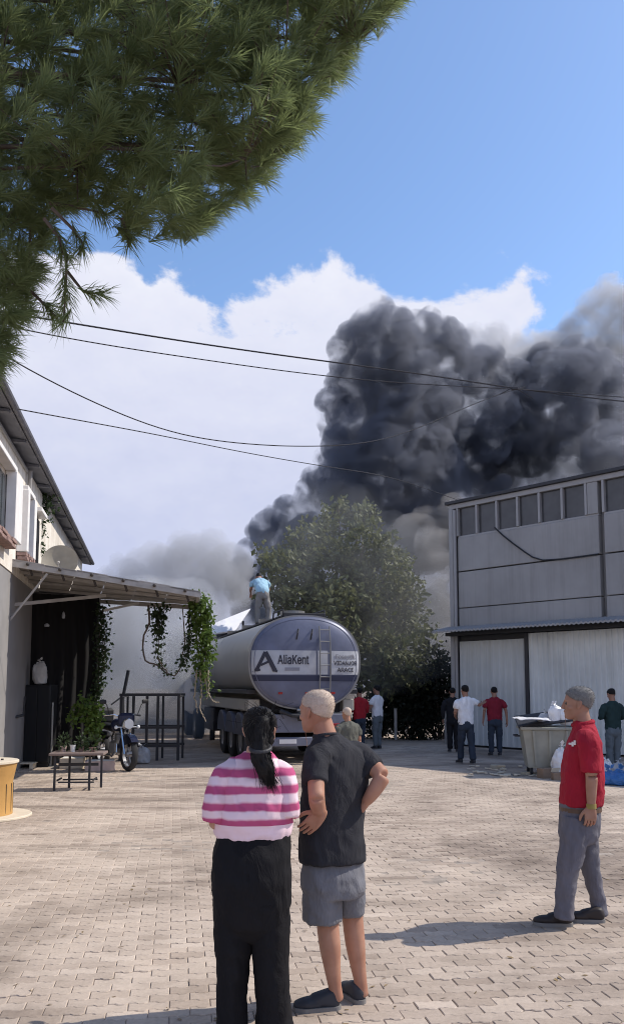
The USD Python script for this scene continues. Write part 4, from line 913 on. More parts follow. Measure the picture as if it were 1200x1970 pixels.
# black cabinet, pale post, sack, pallet
cb = P(72, 1470, 19.3); cb[2] = 0; CB = thing('black_cabinet', 'tall black cabinet standing before the black tarpaulin under the canopy', 'cabinet', cb, -0.1)
ch_ = P(72, 1318, 19.3)[2]
part(CB, 'carcass', bx(-0.31, 0.27, -0.05, 0.35, 0.08, ch_, 0.01), M_BLACK)
part(CB, 'door', bx(-0.295, -0.025, -0.075, -0.052, 0.12, ch_ - 0.04, 0.006), M_BLACK); part(CB, 'door', bx(-0.015, 0.255, -0.075, -0.052, 0.12, ch_ - 0.04, 0.006), M_BLACK)
part(CB, 'plinth', bx(-0.29, 0.25, -0.03, 0.33, 0, 0.078), M_BLACK)
pp = G(96, 1476); PO = thing('pale_post', 'thin pale square post right of the black cabinet', 'post', pp)
part(PO, 'shaft', bx(-0.035, 0.035, -0.035, 0.035, 0.02, P(96, 1352, pp[1])[2], 0.006), M_BOXP); part(PO, 'foot', bx(-0.10, 0.10, -0.10, 0.10, 0, 0.02, 0.004), M_BOXP)
def sack(name, label, category, x, y, d, rx, rz, mat, seed, ry=None, tie=True, zero=False, neck=None):
    b = P(x, y, d)
    if zero: b[2] = 0
    s = trimesh.creation.icosphere(4); v = s.vertices.copy(); q = meshkit.fbm(v * 1.7 + seed, 4, seed) - 0.5
    v = v * (1 + 0.5 * q[:, None]); fl = np.clip(-v[:, 2] - 0.62, 0, 1); v[:, 2] += fl * 0.8
    v *= (rx, ry or rx * .8, rz); v[:, 2] -= v[:, 2].min()
    t = thing(name, label, category, b); part(t, 'bag', trimesh.Trimesh(v, s.faces, process=False), mat, 50)
    if tie:
        top = v[:, 2].max(); part(t, 'knot', cat([trimesh.creation.icosphere(2, rx * 0.16).apply_translation((0, 0, top)), leaves(np.random.default_rng(seed).normal(size=(8, 3)) * rx * .08 + (0, 0, top + rx * .1), rx * .45, seed, .7)]), mat)
    return t
M_BAGW = plain('white_plastic_bag', (0.74, 0.73, 0.73), 0.35, var=0.06, scale=8, bump=0.006, bscale=18)
M_BAGB = plain('blue_plastic_bag', (0.04, 0.14, 0.36), 0.4, var=0.2, scale=8, bump=0.006, bscale=18)
M_BAGG = plain('grey_plastic_bag', (0.33, 0.34, 0.36), 0.45, var=0.2, scale=8, bump=0.006, bscale=18)
sk = P(76, 1318, 16.0); SK = sack('hung_sack', 'crumpled white sack lying on top of the black cabinet', 'sack', 76, 1317, 19.4, 0.17, 0.30, plain('grey_cloth', (0.42, 0.41, 0.39), .9, var=.2), 8)
sack('rag', 'small white rag caught low on the black tarpaulin', 'rag', 90, 1206, 19.7, .06, .045, M_BAGG, 51, tie=False)
sack('rag', 'white scrap of cloth high on the black tarpaulin', 'rag', 122, 1190, 19.85, .035, .09, M_BAGG, 52, tie=False)
pl = G(30, 1478); PL = thing('pallet', 'low wooden pallet lying against the wall beside the black cabinet', 'pallet', pl, 0.12)
for k in range(6): part(PL, 'plank', bx(-0.55, 0.45, -0.28 + k * 0.13, -0.18 + k * 0.13, 0.10, 0.125, 0.004), M_BEIGE)
for x in (-0.5, -0.05, 0.38): part(PL, 'runner', bx(x - 0.04, x + 0.04, -0.28, 0.47, 0.0, 0.098, 0.004), M_BEIGE)
pr_ = thing('leaning_rod', 'dark rod leaning on the grey wall above the pallet', 'rod', P(8, 1384, 17.5)); part(pr_, 'rod', tube([P(-12, 1390, 17.2) - P(8, 1384, 17.5), P(45, 1376, 18.4) - P(8, 1384, 17.5)], 0.03, 8), M_DARK)
part(pr_, 'hook', tube([P(45, 1376, 18.4) - P(8, 1384, 17.5), P(48, 1340, 18.4) - P(8, 1384, 17.5)], 0.02, 8), M_DARK)
# satellite dish on the canopy
ds = P(116, 1092, 19.3); DS = thing('satellite_dish', 'beige round satellite dish standing on the canopy against the cream wall', 'dish', ds, 0.15)
a = np.linspace(0, 1, 9); R_ = 0.40; prof = np.r_[np.c_[R_ * a, 0.10 * a ** 2], np.c_[R_ * a[::-1], 0.10 * a[::-1] ** 2 + 0.012]]
dm = trimesh.creation.revolve(prof, sections=40); dm.apply_transform(rotm([1, 0, 0], math.radians(72))); dm.apply_translation((0, 0, 0.10)); part(DS, 'reflector', dm, plain('beige_dish', (0.27, 0.245, 0.20), 0.6, var=0.12), 40)
part(DS, 'mast', cyl((0, 0.1, -0.35), (0, 0.1, 0.12), 0.025, 10), M_STEEL); part(DS, 'feed_arm', tube([(0, 0.02, -0.18), (0, -0.34, -0.02), (0, -0.36, 0.06)], 0.012, 6), M_STEEL); part(DS, 'feed_horn', cyl((0, -0.37, 0.05), (0, -0.30, 0.08), 0.03, 10), M_STEEL)

# metal rack
rk = P(290, 1440, 21.0); rk[2] = 0; RK = thing('metal_rack', 'dark open metal rack frame standing in front of the pale smoke', 'rack', rk)
zt_ = P(290, 1337, 21.0)[2]; zm_ = P(290, 1400, 21.0)[2]
rx_ = [P(x, 1400, 21.0)[0] - rk[0] for x in (232, 256, 282, 303, 343)]
for k, x in enumerate(rx_): part(RK, 'upright', bx(x - 0.03, x + 0.03, -0.03, 0.03, 0, zt_ - 0.031), M_DARK)
for k, x in enumerate((rx_[0], rx_[3], rx_[4])): part(RK, 'upright', bx(x - 0.025, x + 0.025, 0.72, 0.77, 0, zt_ - 0.031), M_DARK)
for z in (zt_, zm_, 0.35):
    for y in (0.0, 0.745): part(RK, 'rail', bx(rx_[0] - 0.04, rx_[4] + 0.04, y - 0.034, y + 0.034, z - 0.03, z + 0.03), M_DARK)
for x in (rx_[0], rx_[4]): part(RK, 'end_rail', bx(x - 0.025, x + 0.025, 0.035, 0.71, zt_ - 0.06, zt_ - 0.01), M_DARK)
lp = G(238, 1452); LP = thing('leaning_pole', 'dark pole leaning above the motorcycle in front of the rack', 'pole', lp)
part(LP, 'shaft', tube([V(0, 0, 0.0), P(236, 1345, lp[1]) - lp, P(247, 1290, lp[1]) - lp], [0.045, 0.045, 0.045], 10), M_DARK); part(LP, 'cross_arm', tube([P(238, 1338, lp[1]) - lp, P(214, 1356, lp[1] - .2) - lp], 0.022, 8), M_DARK)
# white buckets and bags by the rack
sack('rubbish_bag', 'grey bag lying below the metal rack beside the motorcycle', 'bag', 274, 1436, 20.2, 0.20, 0.22, M_BAGG, 21, zero=True)

# ---------------------------------------------------------------- motorcycle
fw = G(247, 1484); rwp = G(176, 1474) + V(0, 0.35, 0); ax_ = rwp - fw; ax_[2] = 0; WB = 1.30; hd = math.atan2(-ax_[1], -ax_[0])
MC = thing('motorcycle', 'dark motorcycle parked facing the yard beside the low table', 'motorcycle', fw, hd, scale=1.14)
# local: x forward, front wheel contact at the origin
def mwheel(x):
    R = 0.31; prof = np.array([(R - .07, -.04), (R - .02, -.055), (R, -.02), (R, .02), (R - .02, .055), (R - .07, .04), (R - .07, -.04)]); m = trimesh.creation.revolve(prof, sections=36); m.apply_transform(rotm([1, 0, 0], math.pi / 2)); m.apply_translation((x, 0, R))
    p = part(MC, 'wheel', m, M_RUBBER, 40)
    rim = trimesh.creation.revolve(np.array([(R - .09, -.03), (R - .068, -.035), (R - .068, .035), (R - .09, .03), (R - .09, -.03)]), sections=36); rim.apply_transform(rotm([1, 0, 0], math.pi / 2)); rim.apply_translation((x, 0, R))
    sp = [cyl((x, 0, R), (x + (R - .08) * math.cos(a), 0, R + (R - .08) * math.sin(a)), 0.010, 6) for a in np.arange(6) * math.pi / 3]
    part(p, 'rim', cat([rim] + sp + [cyl((x, -.06, R), (x, .06, R), 0.05, 14)]), M_RIM)
mwheel(0); mwheel(-WB)
for s in (-1, 1): part(MC, 'fork', tube([(0, s * .085, .31), (-0.20, s * .085, .82), (-0.24, s * .085, .95)], .024, 8), M_CHROME)
pts = [(0.37 * math.cos(a), .31 + .365 * math.sin(a)) for a in np.linspace(0.7, 2.9, 12)]
part(MC, 'front_mudguard', quad_prism([(a, -.07, b) for a, b in pts] + [(a * .96, -.07, .31 + (b - .31) * .96) for a, b in pts[::-1]], (0, .14, 0)), M_MOTOR)
pts = [(-WB + 0.38 * math.cos(a), .31 + .375 * math.sin(a)) for a in np.linspace(0.9, 3.0, 12)]
part(MC, 'rear_mudguard', quad_prism([(a, -.08, b) for a, b in pts] + [(a, -.08, b - .02) for a, b in pts[::-1]], (0, .16, 0)), M_BLACK)
hl = trimesh.creation.icosphere(3, 1.0); hl.apply_scale((.09, .11, .11)); hl.apply_translation((-0.10, 0, .86)); part(MC, 'headlight', hl, M_CHROME, True)
part(MC, 'headlight_lens', cyl((-0.045, 0, .86), (-0.008, 0, .86), .09, 24), M_LENS)
for s in (-1, 1):
    part(MC, 'turn_signal', cat([trimesh.creation.icosphere(2, .035).apply_translation((-.10, s * .22, .80)), cyl((-.12, s * .08, .80), (-.10, s * .2, .80), .01, 6)]), M_LENS)
    part(MC, 'mirror', cat([tube([(-.28, s * .28, 1.02), (-.26, s * .34, 1.2), (-.26, s * .38, 1.25)], .008, 6), box((-.26, s * .42, 1.27), (.03, .13, .08), .02)]), M_BLACK)
    part(MC, 'grip', cyl((-.33, s * .26, 1.02), (-.38, s * .38, 1.0), .02, 8), M_BLACK)
part(MC, 'handlebar', tube([(-.36, -.36, 1.01), (-.28, -.2, 1.03), (-.24, -.08, .98), (-.24, .08, .98), (-.28, .2, 1.03), (-.36, .36, 1.01)], .013, 8), M_CHROME)
part(MC, 'front_fairing', box((-.17, 0, .93), (.14, .30, .26), .05), M_MOTOR)
part(MC, 'fuel_tank', smooth_union([m3.Manifold.batch_hull([m3.Manifold.sphere(r, 24).translate(q) for q, r in (((-.36, 0, .82), .11), ((-.44, .06, .83), .12), ((-.44, -.06, .83), .12), ((-.72, 0, .76), .09))])], .03, 4), M_MOTOR, True)
part(MC, 'seat', smooth_union([m3.Manifold.batch_hull([m3.Manifold.sphere(r, 20).translate(q) for q, r in (((-.74, .06, .76), .06), ((-.74, -.06, .76), .06), ((-1.35, .07, .80), .06), ((-1.35, -.07, .80), .06))])], .04, 4), M_BLACK, True)
part(MC, 'engine', cat([box((-.52, 0, .40), (.34, .24, .26), .04), box((-.42, 0, .58), (.16, .18, .2), .03)] + [box((-.42, 0, .5 + k * .035), (.2, .22, .012)) for k in range(6)]), M_RIM)
part(MC, 'frame', cat([tube([(-.22, 0, .9), (-.35, 0, .5), (-.4, 0, .27), (-.75, 0, .27), (-.82, 0, .6), (-.7, 0, .7)], .02, 8), tube([(-.82, 0, .32), (-1.3, .1, .31)], .02, 8), tube([(-.82, 0, .32), (-1.3, -.1, .31)], .02, 8)]), M_BLACK)
part(MC, 'exhaust', tube([(-.36, -.09, .5), (-.32, -.11, .34), (-.5, -.13, .25), (-.85, -.15, .27), (-1.4, -.16, .36)], [.02, .02, .022, .04, .045], 10), M_CHROME)
part(MC, 'tail_lamp', box((-1.52, 0, .72), (.06, .14, .07), .015), M_REDL)
part(MC, 'luggage_case', box((-1.42, 0, .98), (.36, .42, .30), .05), M_BLACK)
part(MC, 'kickstand', tube([(-.6, .08, .26), (-.55, .2, .02)], .012, 6), M_BLACK)

# ================================================================ RIGHT SIDE: DUMPSTER AND RUBBISH
M_BIN = plain('grey_green_bin', (0.29, 0.285, 0.24), 0.65, var=0.16, scale=3, bump=0.002)
bb = G(1048, 1494); bw = 0.60; hbn = P(1048, 1398, bb[1])[2]; bb = bb + V(0.16, 0.35, 0)
BN = thing('waste_container', 'worn grey green waste container overflowing with rubbish before the metal doors', 'container', bb, -0.12, scale=(0.9, 0.9, 1.0))
M = quad_prism([(-0.47, -.36, .16), (.47, -.36, .16), (.58, -.44, hbn - .02), (-.58, -.44, hbn - .02)], (0, .1, 0))
hull = trimesh.convex.convex_hull(np.array([(sx * .47, sy * .36, .16) for sx in (-1, 1) for sy in (-1, 1)] + [(sx * .59, sy * .45, hbn - .03) for sx in (-1, 1) for sy in (-1, 1)]))
inner = trimesh.convex.convex_hull(np.array([(sx * .43, sy * .32, .22) for sx in (-1, 1) for sy in (-1, 1)] + [(sx * .56, sy * .42, hbn + .1) for sx in (-1, 1) for sy in (-1, 1)]))
part(BN, 'body', tm(mani(hull) - mani(inner)), M_BIN)
part(BN, 'rim', cat([bx(-.63, .63, -.49, -.43, hbn - .07, hbn - .01, .012), bx(-.63, .63, .43, .49, hbn - .07, hbn - .01, .012), bx(-.63, -.57, -.43, .43, hbn - .07, hbn - .01, .012), bx(.57, .63, -.43, .43, hbn - .07, hbn - .01, .012)]), M_BIN)
for x in (-.3, 0.0, .3): part(BN, 'rib', bar((x, -.375, .2), (x * 1.2, -.462, hbn - .08), .05, .03), M_BIN)
lid = box((0, 0, 0), (1.24, .9, .04), .015); lid.apply_transform(rotm([0, 1, 0], -0.13)); lid.apply_transform(rotm([1, 0, 0], 0.22)); lid.apply_translation((-.05, .1, hbn + .14)); part(BN, 'lid', lid, M_CHASSIS)
for sx in (-.40, .40):
    for sy in (-.3, .3):
        w = trimesh.creation.cylinder(.085, .05, sections=20); w.apply_transform(rotm([0, 1, 0], math.pi / 2)); w.apply_translation((sx, sy, .085)); part(BN, 'castor', w, M_RUBBER)
part(BN, 'handle', tube([(-.62, -.2, hbn - .2), (-.72, -.2, hbn - .2), (-.72, .2, hbn - .2), (-.62, .2, hbn - .2)], .018, 8), M_DARK)
sheet = trimesh.creation.box((.62, .5, .012)).subdivide_to_size(.06); v = sheet.vertices; v[:, 2] += .10 * (meshkit.fbm(v * 5 + 3, 3, 2) - .5) - .12 * v[:, 0] ** 2; so = P(1022, 1382, bb[1] - .3); ss = thing('plastic_sheet', 'crumpled white plastic sheet flapping over the left rim of the waste container', 'sheet', so, .1); part(ss, 'sheet', sheet, M_BAGW, 60)
sack('rubbish_bag', 'white tied bag heaped on top of the waste container', 'bag', 1068, 1393, bb[1] - .15, .15, .22, M_BAGW, 31)
sack('rubbish_bag', 'small pale bag at the right end of the heap on the waste container', 'bag', 1088, 1396, bb[1] - .2, .13, .22, M_BAGW, 32)
sack('rubbish_bag', 'grey bag in the middle of the heap on the waste container', 'bag', 1048, 1396, bb[1] - .05, .15, .15, M_BAGG, 33)
sack('rubbish_bag', 'big white bag leaning on the right side of the waste container', 'bag', 1082, 1492, bb[1] - .55, .21, .34, M_BAGW, 34, zero=True)
for x, y, rx, rz, m, lab in ((1172, 1510, .20, .14, M_BAGB, 'blue bag on the ground at the right, nearest to the red shirt'), (1196, 1511, .26, .13, M_BAGB, 'flat blue bag at the right edge of the yard'), (1190, 1502, .15, .20, M_BAGG, 'grey blue bag heaped behind the blue bags'), (1166, 1498, .14, .20, M_BAGW, 'small pale bag left of the blue bags')):
    g_ = G(x, y); sack('rubbish_bag', lab, 'bag', x, y, g_[1], rx, rz, m, int(x), zero=True)
r = np.random.default_rng(77)
for k, (x, y, w, lab) in enumerate(((1050, 1496, .34, 'brown carton crushed under the waste container'), (1072, 1500, .26, 'small brown carton lying under the big white bag'), (955, 1478, .3, 'torn pale carton on the ground left of the waste container'), (1010, 1490, .22, 'small beige carton on the ground in front of the waste container'))):
    g_ = G(x, y) + V(0, -.1, 0); c = thing('carton', lab, 'carton', g_, r.uniform(-.6, .6)); h = w * (.55 if k < 2 else .25)
    part(c, 'box', bx(-w / 2, w / 2, -w * .3, w * .3, 0, h, .006), plain(f'carton_board_{k}', (0.24, 0.17, 0.12) if k < 2 else (0.42, 0.38, 0.30), .9, var=.2)); part(c, 'flap', box((w * .3, -w * .34, h * .8), (w * .55, .006, h * .6), R=rotm([1, 0, 0], .5)), M_BEIGE)
lit = []
for k in range(46):
    x, y = r.uniform(900, 1060), r.uniform(1474, 1496); g_ = G(x, y); m = box((0, 0, .012), (r.uniform(.04, .16), r.uniform(.03, .1), r.uniform(.006, .03)), R=rotm(r.normal(size=3), r.uniform(0, .35))); m.apply_translation(g_ + V(0, 0, .012)); lit.append(m)
struct('litter', cat(lit), M_BEIGE, kind='stuff', label='scraps of litter on the ground before the waste container')
r = np.random.default_rng(5); fl = np.c_[r.uniform(-3.2, 3.4, 260), 3.9 + 9 * r.uniform(size=260) ** 1.3, np.full(260, .006)]
fm = leaves(fl, .05, 5, .5); fv = fm.vertices; fv[:, 2] = .004 + np.abs(fv[:, 2] - .006) * .25; fm.vertices = fv
struct('fallen_leaves', fm, plain('dry_leaf', (0.20, 0.14, 0.07), .8, var=.4), kind='stuff', label='dry leaves scattered over the paving')
for x, y, h, lab in ((761, 1424, 1.0, 'thin pale stake in the shade right of the man in white'), (858, 1432, 1.25, 'pale stake in the shade near the warehouse corner')):
    g_ = G(x, y); t = thing('stake', lab, 'post', g_); part(t, 'shaft', bx(-.045, .045, -.045, .045, 0, h, .008), M_STEEL); part(t, 'cap', bx(-.055, .055, -.055, .055, h + .001, h + .04, .01), M_STEEL)

# ================================================================ PEOPLE
def skinmat(name, c):
    c = np.asarray(c, float)
    return material(name, {'g': ('texture_coordinate', {}), 'n': ('noise_texture', {'scale': 9, 'detail': 5}), 'n2': ('noise_texture', {'scale': 240, 'detail': 3}),
        'r': ('rgb_ramp', {'ramp': [(0.28, tuple(c * (0.80, 0.70, 0.66))), (0.72, tuple(np.clip(c * 1.14, 0, 1)))]}), 'b': ('bump', {'distance': 0.0006}),
        'p': ('principled_bsdf', {'roughness': 0.58, 'subsurface_weight': 0.05, 'subsurface_scale': 0.008, 'specular_ior_level': 0.3})},
        [('g.object', 'n.vector'), ('g.object', 'n2.vector'), ('n.fac', 'r.fac'), ('r.color', 'p.base_color'), ('n2.fac', 'b.height'), ('b.normal', 'p.normal')], surface='p.BSDF')
def clothmat(name, c, var=0.14, rough=0.85):
    c = np.asarray(c, float)
    return material(name, {'g': ('texture_coordinate', {}), 'm': ('mapping', {'scale': (9, 9, 3.5)}), 'n': ('noise_texture', {'scale': 1.0, 'detail': 5, 'roughness': 0.6, 'distortion': 0.8}), 'w': ('noise_texture', {'scale': 420, 'detail': 2}),
        'r': ('rgb_ramp', {'ramp': [(0.3, tuple(c * (1 - var))), (0.7, tuple(np.clip(c * (1 + var), 0, 1)))]}),
        'b1': ('bump', {'distance': 0.03, 'strength': 0.7}), 'b2': ('bump', {'distance': 0.0008, 'strength': 0.6}),
        'p': ('principled_bsdf', {'roughness': rough, 'specular_ior_level': 0.2})},
        [('g.object', 'm.vector'), ('m.vector', 'n.vector'), ('g.object', 'w.vector'), ('n.fac', 'r.fac'), ('r.color', 'p.base_color'), ('n.fac', 'b1.height'), ('b1.normal', 'b2.normal'), ('w.fac', 'b2.height'), ('b2.normal', 'p.normal')], surface='p.BSDF')
SKIN = skinmat('skin', (0.47, 0.285, 0.205)); SKIN2 = skinmat('tanned_skin', (0.37, 0.20, 0.135)); SKIN3 = skinmat('dark_tanned_skin', (0.30, 0.17, 0.12))
HAIRB = plain('black_hair', (0.007, 0.006, 0.006), 0.6, var=0.4, scale=60, bump=0.002, bscale=120, spec=0.2); HAIRG = plain('grey_hair', (0.16, 0.155, 0.15), 0.8, var=0.25, scale=90, bump=0.003, bscale=260)
HAIRW = plain('cropped_white_hair', (0.50, 0.395, 0.315), 0.8, var=0.15, scale=90, bump=0.002, bscale=300)
EYE_W = plain('eye', (0.05, 0.04, 0.035), 0.2)
Sph = lambda c, r, n=20: m3.Manifold.sphere(r, n).translate(tuple(map(float, c)))
def ell(c, r, n=24): return m3.Manifold.sphere(1.0, n).scale(tuple(map(float, r))).translate(tuple(map(float, c)))
HR = [(-.116, .058, .020, .018), (-.106, .052, .036, .036), (-.082, .030, .053, .062), (-.05, .012, .064, .080), (-.01, .002, .073, .093), (.035, -.004, .077, .099), (.072, -.008, .069, .090), (.097, -.01, .050, .066), (.112, -.01, .024, .032)]
def head_parts(c, yaw, pitch=0.0, s=1.0, hair='short', roll=0.0):
    """(skin manifolds, hair manifold or None, eye meshes), face towards +y before yaw"""
    def place(m):
        return m.scale((s, s, s)).rotate((math.degrees(pitch), 0, 0)).rotate((0, math.degrees(roll), 0)).rotate((0, 0, math.degrees(yaw))).translate(tuple(map(float, c)))
    sk = mani(loft([(V(0, y, z), V(rx, 0, 0), V(0, ry, 0), 0.95) for z, y, rx, ry in HR], 28))
    bits = [sk, m3.Manifold.batch_hull([Sph((0, .094, .012), .008), Sph((0, .110, -.032), .010), Sph((.012, .098, -.036), .008), Sph((-.012, .098, -.036), .008)]),
            m3.Manifold.batch_hull([Sph((-.036, .080, .022), .011), Sph((0, .090, .020), .010), Sph((.036, .080, .022), .011)]),
            m3.Manifold.batch_hull([Sph((-.02, .084, -.062), .008), Sph((0, .092, -.060), .009), Sph((.02, .084, -.062), .008)]), m3.Manifold.batch_hull([Sph((-.016, .083, -.073), .008), Sph((0, .088, -.073), .009), Sph((.016, .083, -.073), .008)]),
            ell((0, .070, -.098), (.022, .020, .018)), ell((.046, .052, -.03), (.022, .03, .022)), ell((-.046, .052, -.03), (.022, .03, .022))]
    for sx in (-1, 1):
        e = m3.Manifold.batch_hull([ell((sx * .078, -.008, .006), (.007, .018, .020), 12), ell((sx * .077, -.002, -.028), (.007, .010, .010), 12), ell((sx * .088, -.020, .008), (.005, .010, .016), 12)]); bits.append(e)
    skin = [place(b) for b in bits]; hr = None
    big = lambda k, up=0.006: mani(loft([(V(0, y - .004, z * 1.02 + up), V(rx * k, 0, 0), V(0, ry * k, 0), 0.95) for z, y, rx, ry in HR], 36))
    if hair in ('short', 'buzz'):
        k, up = (1.05, .008) if hair == 'short' else (1.022, .003)
        h = big(k, up).trim_by_plane((0, -0.52, 0.85), 0.012)
        h = h - m3.Manifold.batch_hull([ell((.08, .012, -.01), (.03, .026, .035)), ell((.08, .03, -.05), (.03, .04, .03))]) - m3.Manifold.batch_hull([ell((-.08, .012, -.01), (.03, .026, .035)), ell((-.08, .03, -.05), (.03, .04, .03))])
        hr = place(h)
    elif hair == 'long':
        h = big(1.12, .012).trim_by_plane((0, -0.75, 0.66), -0.034); hr = place(h)
    eyes = [tm(place(Sph((sx * .032, .078, -.001), .0125))) for sx in (-1, 1)]
    return skin, hr, eyes
def hand(w, d, palm, thumb, curl=0.5, s=1.0):
    """palm and five separate fingers from wrist w along d; palm: normal on the gripping side; thumb: sideways direction of the thumb"""
    d = np.asarray(d, float) / np.linalg.norm(d); t = np.asarray(thumb, float); t = t - d * (t @ d); t /= np.linalg.norm(t); n = np.asarray(palm, float); n = n - d * (n @ d) - t * (n @ t); n /= np.linalg.norm(n)
    out = [m3.Manifold.batch_hull([Sph(w, .024 * s, 14), Sph(w + d * .085 * s + t * .030 * s, .013 * s, 12), Sph(w + d * .085 * s - t * .030 * s, .012 * s, 12), Sph(w + d * .03 * s + t * .026 * s, .016 * s, 12), Sph(w + d * .03 * s - t * .022 * s, .015 * s, 12)])]
    for k, (off, L) in enumerate(((.030, .070), (.010, .080), (-.011, .074), (-.030, .058))):
        p = w + (d * .085 + t * off) * s; a = 0.0; pts = [p]; rad = [.0098]
        for seg, f in ((.45, .5), (.30, .9), (.25, .7)):
            a += curl * f; p = p + (d * math.cos(a) + n * math.sin(a) + t * off * .9) * L * seg * s; pts.append(p); rad.append(.0092 - .0008 * len(rad))
        out += chain(pts, np.array(rad) * s)
    p0 = w + (d * .022 + t * .022) * s; p1 = p0 + (d * .030 + t * .030 + n * .008) * s; p2 = p1 + (d * .030 + t * .012 + n * .012) * s; p3 = p2 + (d * .022 + n * .008) * s
    out += chain([p0, p1, p2, p3], np.array([.016, .0115, .0105, .008]) * s)
    return out
def shoe(heel, toe, s=1.0):
    heel, toe = np.asarray(heel, float), np.asarray(toe, float); heel = heel * (1, 1, 0); toe = toe * (1, 1, 0); d = (toe - heel) / np.linalg.norm(toe - heel); n = V(-d[1], d[0], 0); L = np.linalg.norm(toe - heel)
    up = [m3.Manifold.batch_hull([ell(heel + d * .045 + V(0, 0, .055), (.040, .040, .05)), ell(heel + d * .062 + V(0, 0, .095), (.043, .043, .018)), ell(heel + d * L * .52 + V(0, 0, .058), (.045, .045, .036))]),
          m3.Manifold.batch_hull([ell(heel + d * L * .5 + V(0, 0, .045), (.044, .044, .036)), ell(heel + d * L * .72 + n * .006 + V(0, 0, .044), (.048, .048, .032)), ell(heel + d * (L - .038) + V(0, 0, .036), (.037, .037, .027))])]
    u = smooth_union(up, .02, 6)
    ring = [(heel + d * .04, .038), (heel + d * L * .5, .046), (heel + d * L * .74 + n * .004, .050), (heel + d * (L - .036), .038)]
    so = m3.Manifold.batch_hull([m3.Manifold.cylinder(.026, r, r, 20).translate(tuple(p * (1, 1, 0))) for p, r in ring])
    return u, tm(so)
def foldmap(t, amp, seed, scale=(9, 9, 4)):
    """uneven cloth: pushes the surface along its normals"""
    v = np.array(t.vertices); n = t.vertex_normals; f = meshkit.fbm(v * scale + seed * 3.1, 3, seed) - 0.5; w = np.c_[v[:, 0] + 0.55 * v[:, 2], v[:, 1] - 0.35 * v[:, 2], v[:, 2] - 0.4 * v[:, 0]] * np.asarray(scale) * (1.5, 1.5, 1.9)
    f2 = (1 - np.abs(2 * meshkit.fbm(w + seed, 2, seed + 5) - 1)) ** 2 - 0.5
    t = t.copy(); t.vertices = v + n * (amp * (1.1 * f + 1.2 * f2))[:, None]; return t
def limb(pts, rad, n=24, flat=1.0, cap=True):
    """tube of varying radius as a manifold"""
    p = np.asarray(pts, float); s = np.r_[0, np.cumsum(np.linalg.norm(np.diff(p, axis=0), axis=1))]; k = max(int(s[-1] / .03), 6); tt = np.linspace(0, s[-1], k)
    from scipy.interpolate import PchipInterpolator
    q = np.stack([PchipInterpolator(s, p[:, j])(tt) for j in range(3)], 1); r = PchipInterpolator(s, np.asarray(rad, float))(tt)
    m = tube(q, r, n)
    if m.volume < 0: m.invert()
    out = mani(m); 
    return out
SOLE = plain('pale_sole', (0.18, 0.17, 0.16), 0.8)
def fuzz(h, L, n=2600, w=0.0011, seed=4):
    """short hairs standing off a scalp"""
    r = np.random.default_rng(seed); p, f = trimesh.sample.sample_surface(h, n, seed=seed); nn = h.face_normals[f]
    d = nn + V(0, 0, -0.55) + r.normal(size=(n, 3)) * 0.45; d /= np.linalg.norm(d, axis=1, keepdims=True); s = np.cross(d, r.normal(size=(n, 3))); s /= np.linalg.norm(s, axis=1, keepdims=True)
    l = (L * r.uniform(.5, 1.3, n))[:, None]; v = np.stack([p - s * w, p + s * w, p + d * l], 1).reshape(-1, 3)
    return trimesh.Trimesh(v, np.arange(n * 3).reshape(-1, 3), process=False)
def strands(paths, w=0.0016):
    """thin ribbons of hair along many paths"""
    v, f = [], []
    for q in paths:
        q = np.asarray(q); t = np.gradient(q, axis=0); s = np.cross(t, V(0.3, 1, 0.2)); s /= np.linalg.norm(s, axis=1, keepdims=True) + 1e-9; ww = w * np.linspace(1, .35, len(q))[:, None]; b = len(v) * 0 + sum(len(x) for x in v)
        v.append(np.vstack([q - s * ww, q + s * ww])); k = len(q); i = np.arange(k - 1)
        f.append(np.vstack([np.c_[b + i, b + i + 1, b + k + i + 1], np.c_[b + i, b + k + i + 1, b + k + i]]))
    return trimesh.Trimesh(np.vstack(v), np.vstack(f), process=False)
def dress(t, skin, hair, eyes, skin_mat, hair_mat, clothes, shoes, shoe_mat, edge=.022, strand=0.0):
    body = smooth_union(skin, edge, 5); part(t, 'body', body, skin_mat, True)
    if hair is not None:
        h = tm(hair.refine_to_length(.012)); h.merge_vertices(); h = cat([foldmap(h, .0018, 2, (60, 60, 40)), fuzz(h, strand)]) if strand else foldmap(h, .006, 2, (45, 45, 14)); part(t, 'hair', h, hair_mat, 50)
    for e in eyes: part(t, 'eye', e, EYE_W, True)
    for name, mans, mat, amp, seed in clothes:
        c = smooth_union(mans, .022, 6) if isinstance(mans, list) else mans
        part(t, name, foldmap(c, amp, seed), mat, True)
    for a, b in shoes:
        p = part(t, 'shoe', a, shoe_mat, True); part(p, 'sole', b, SOLE)

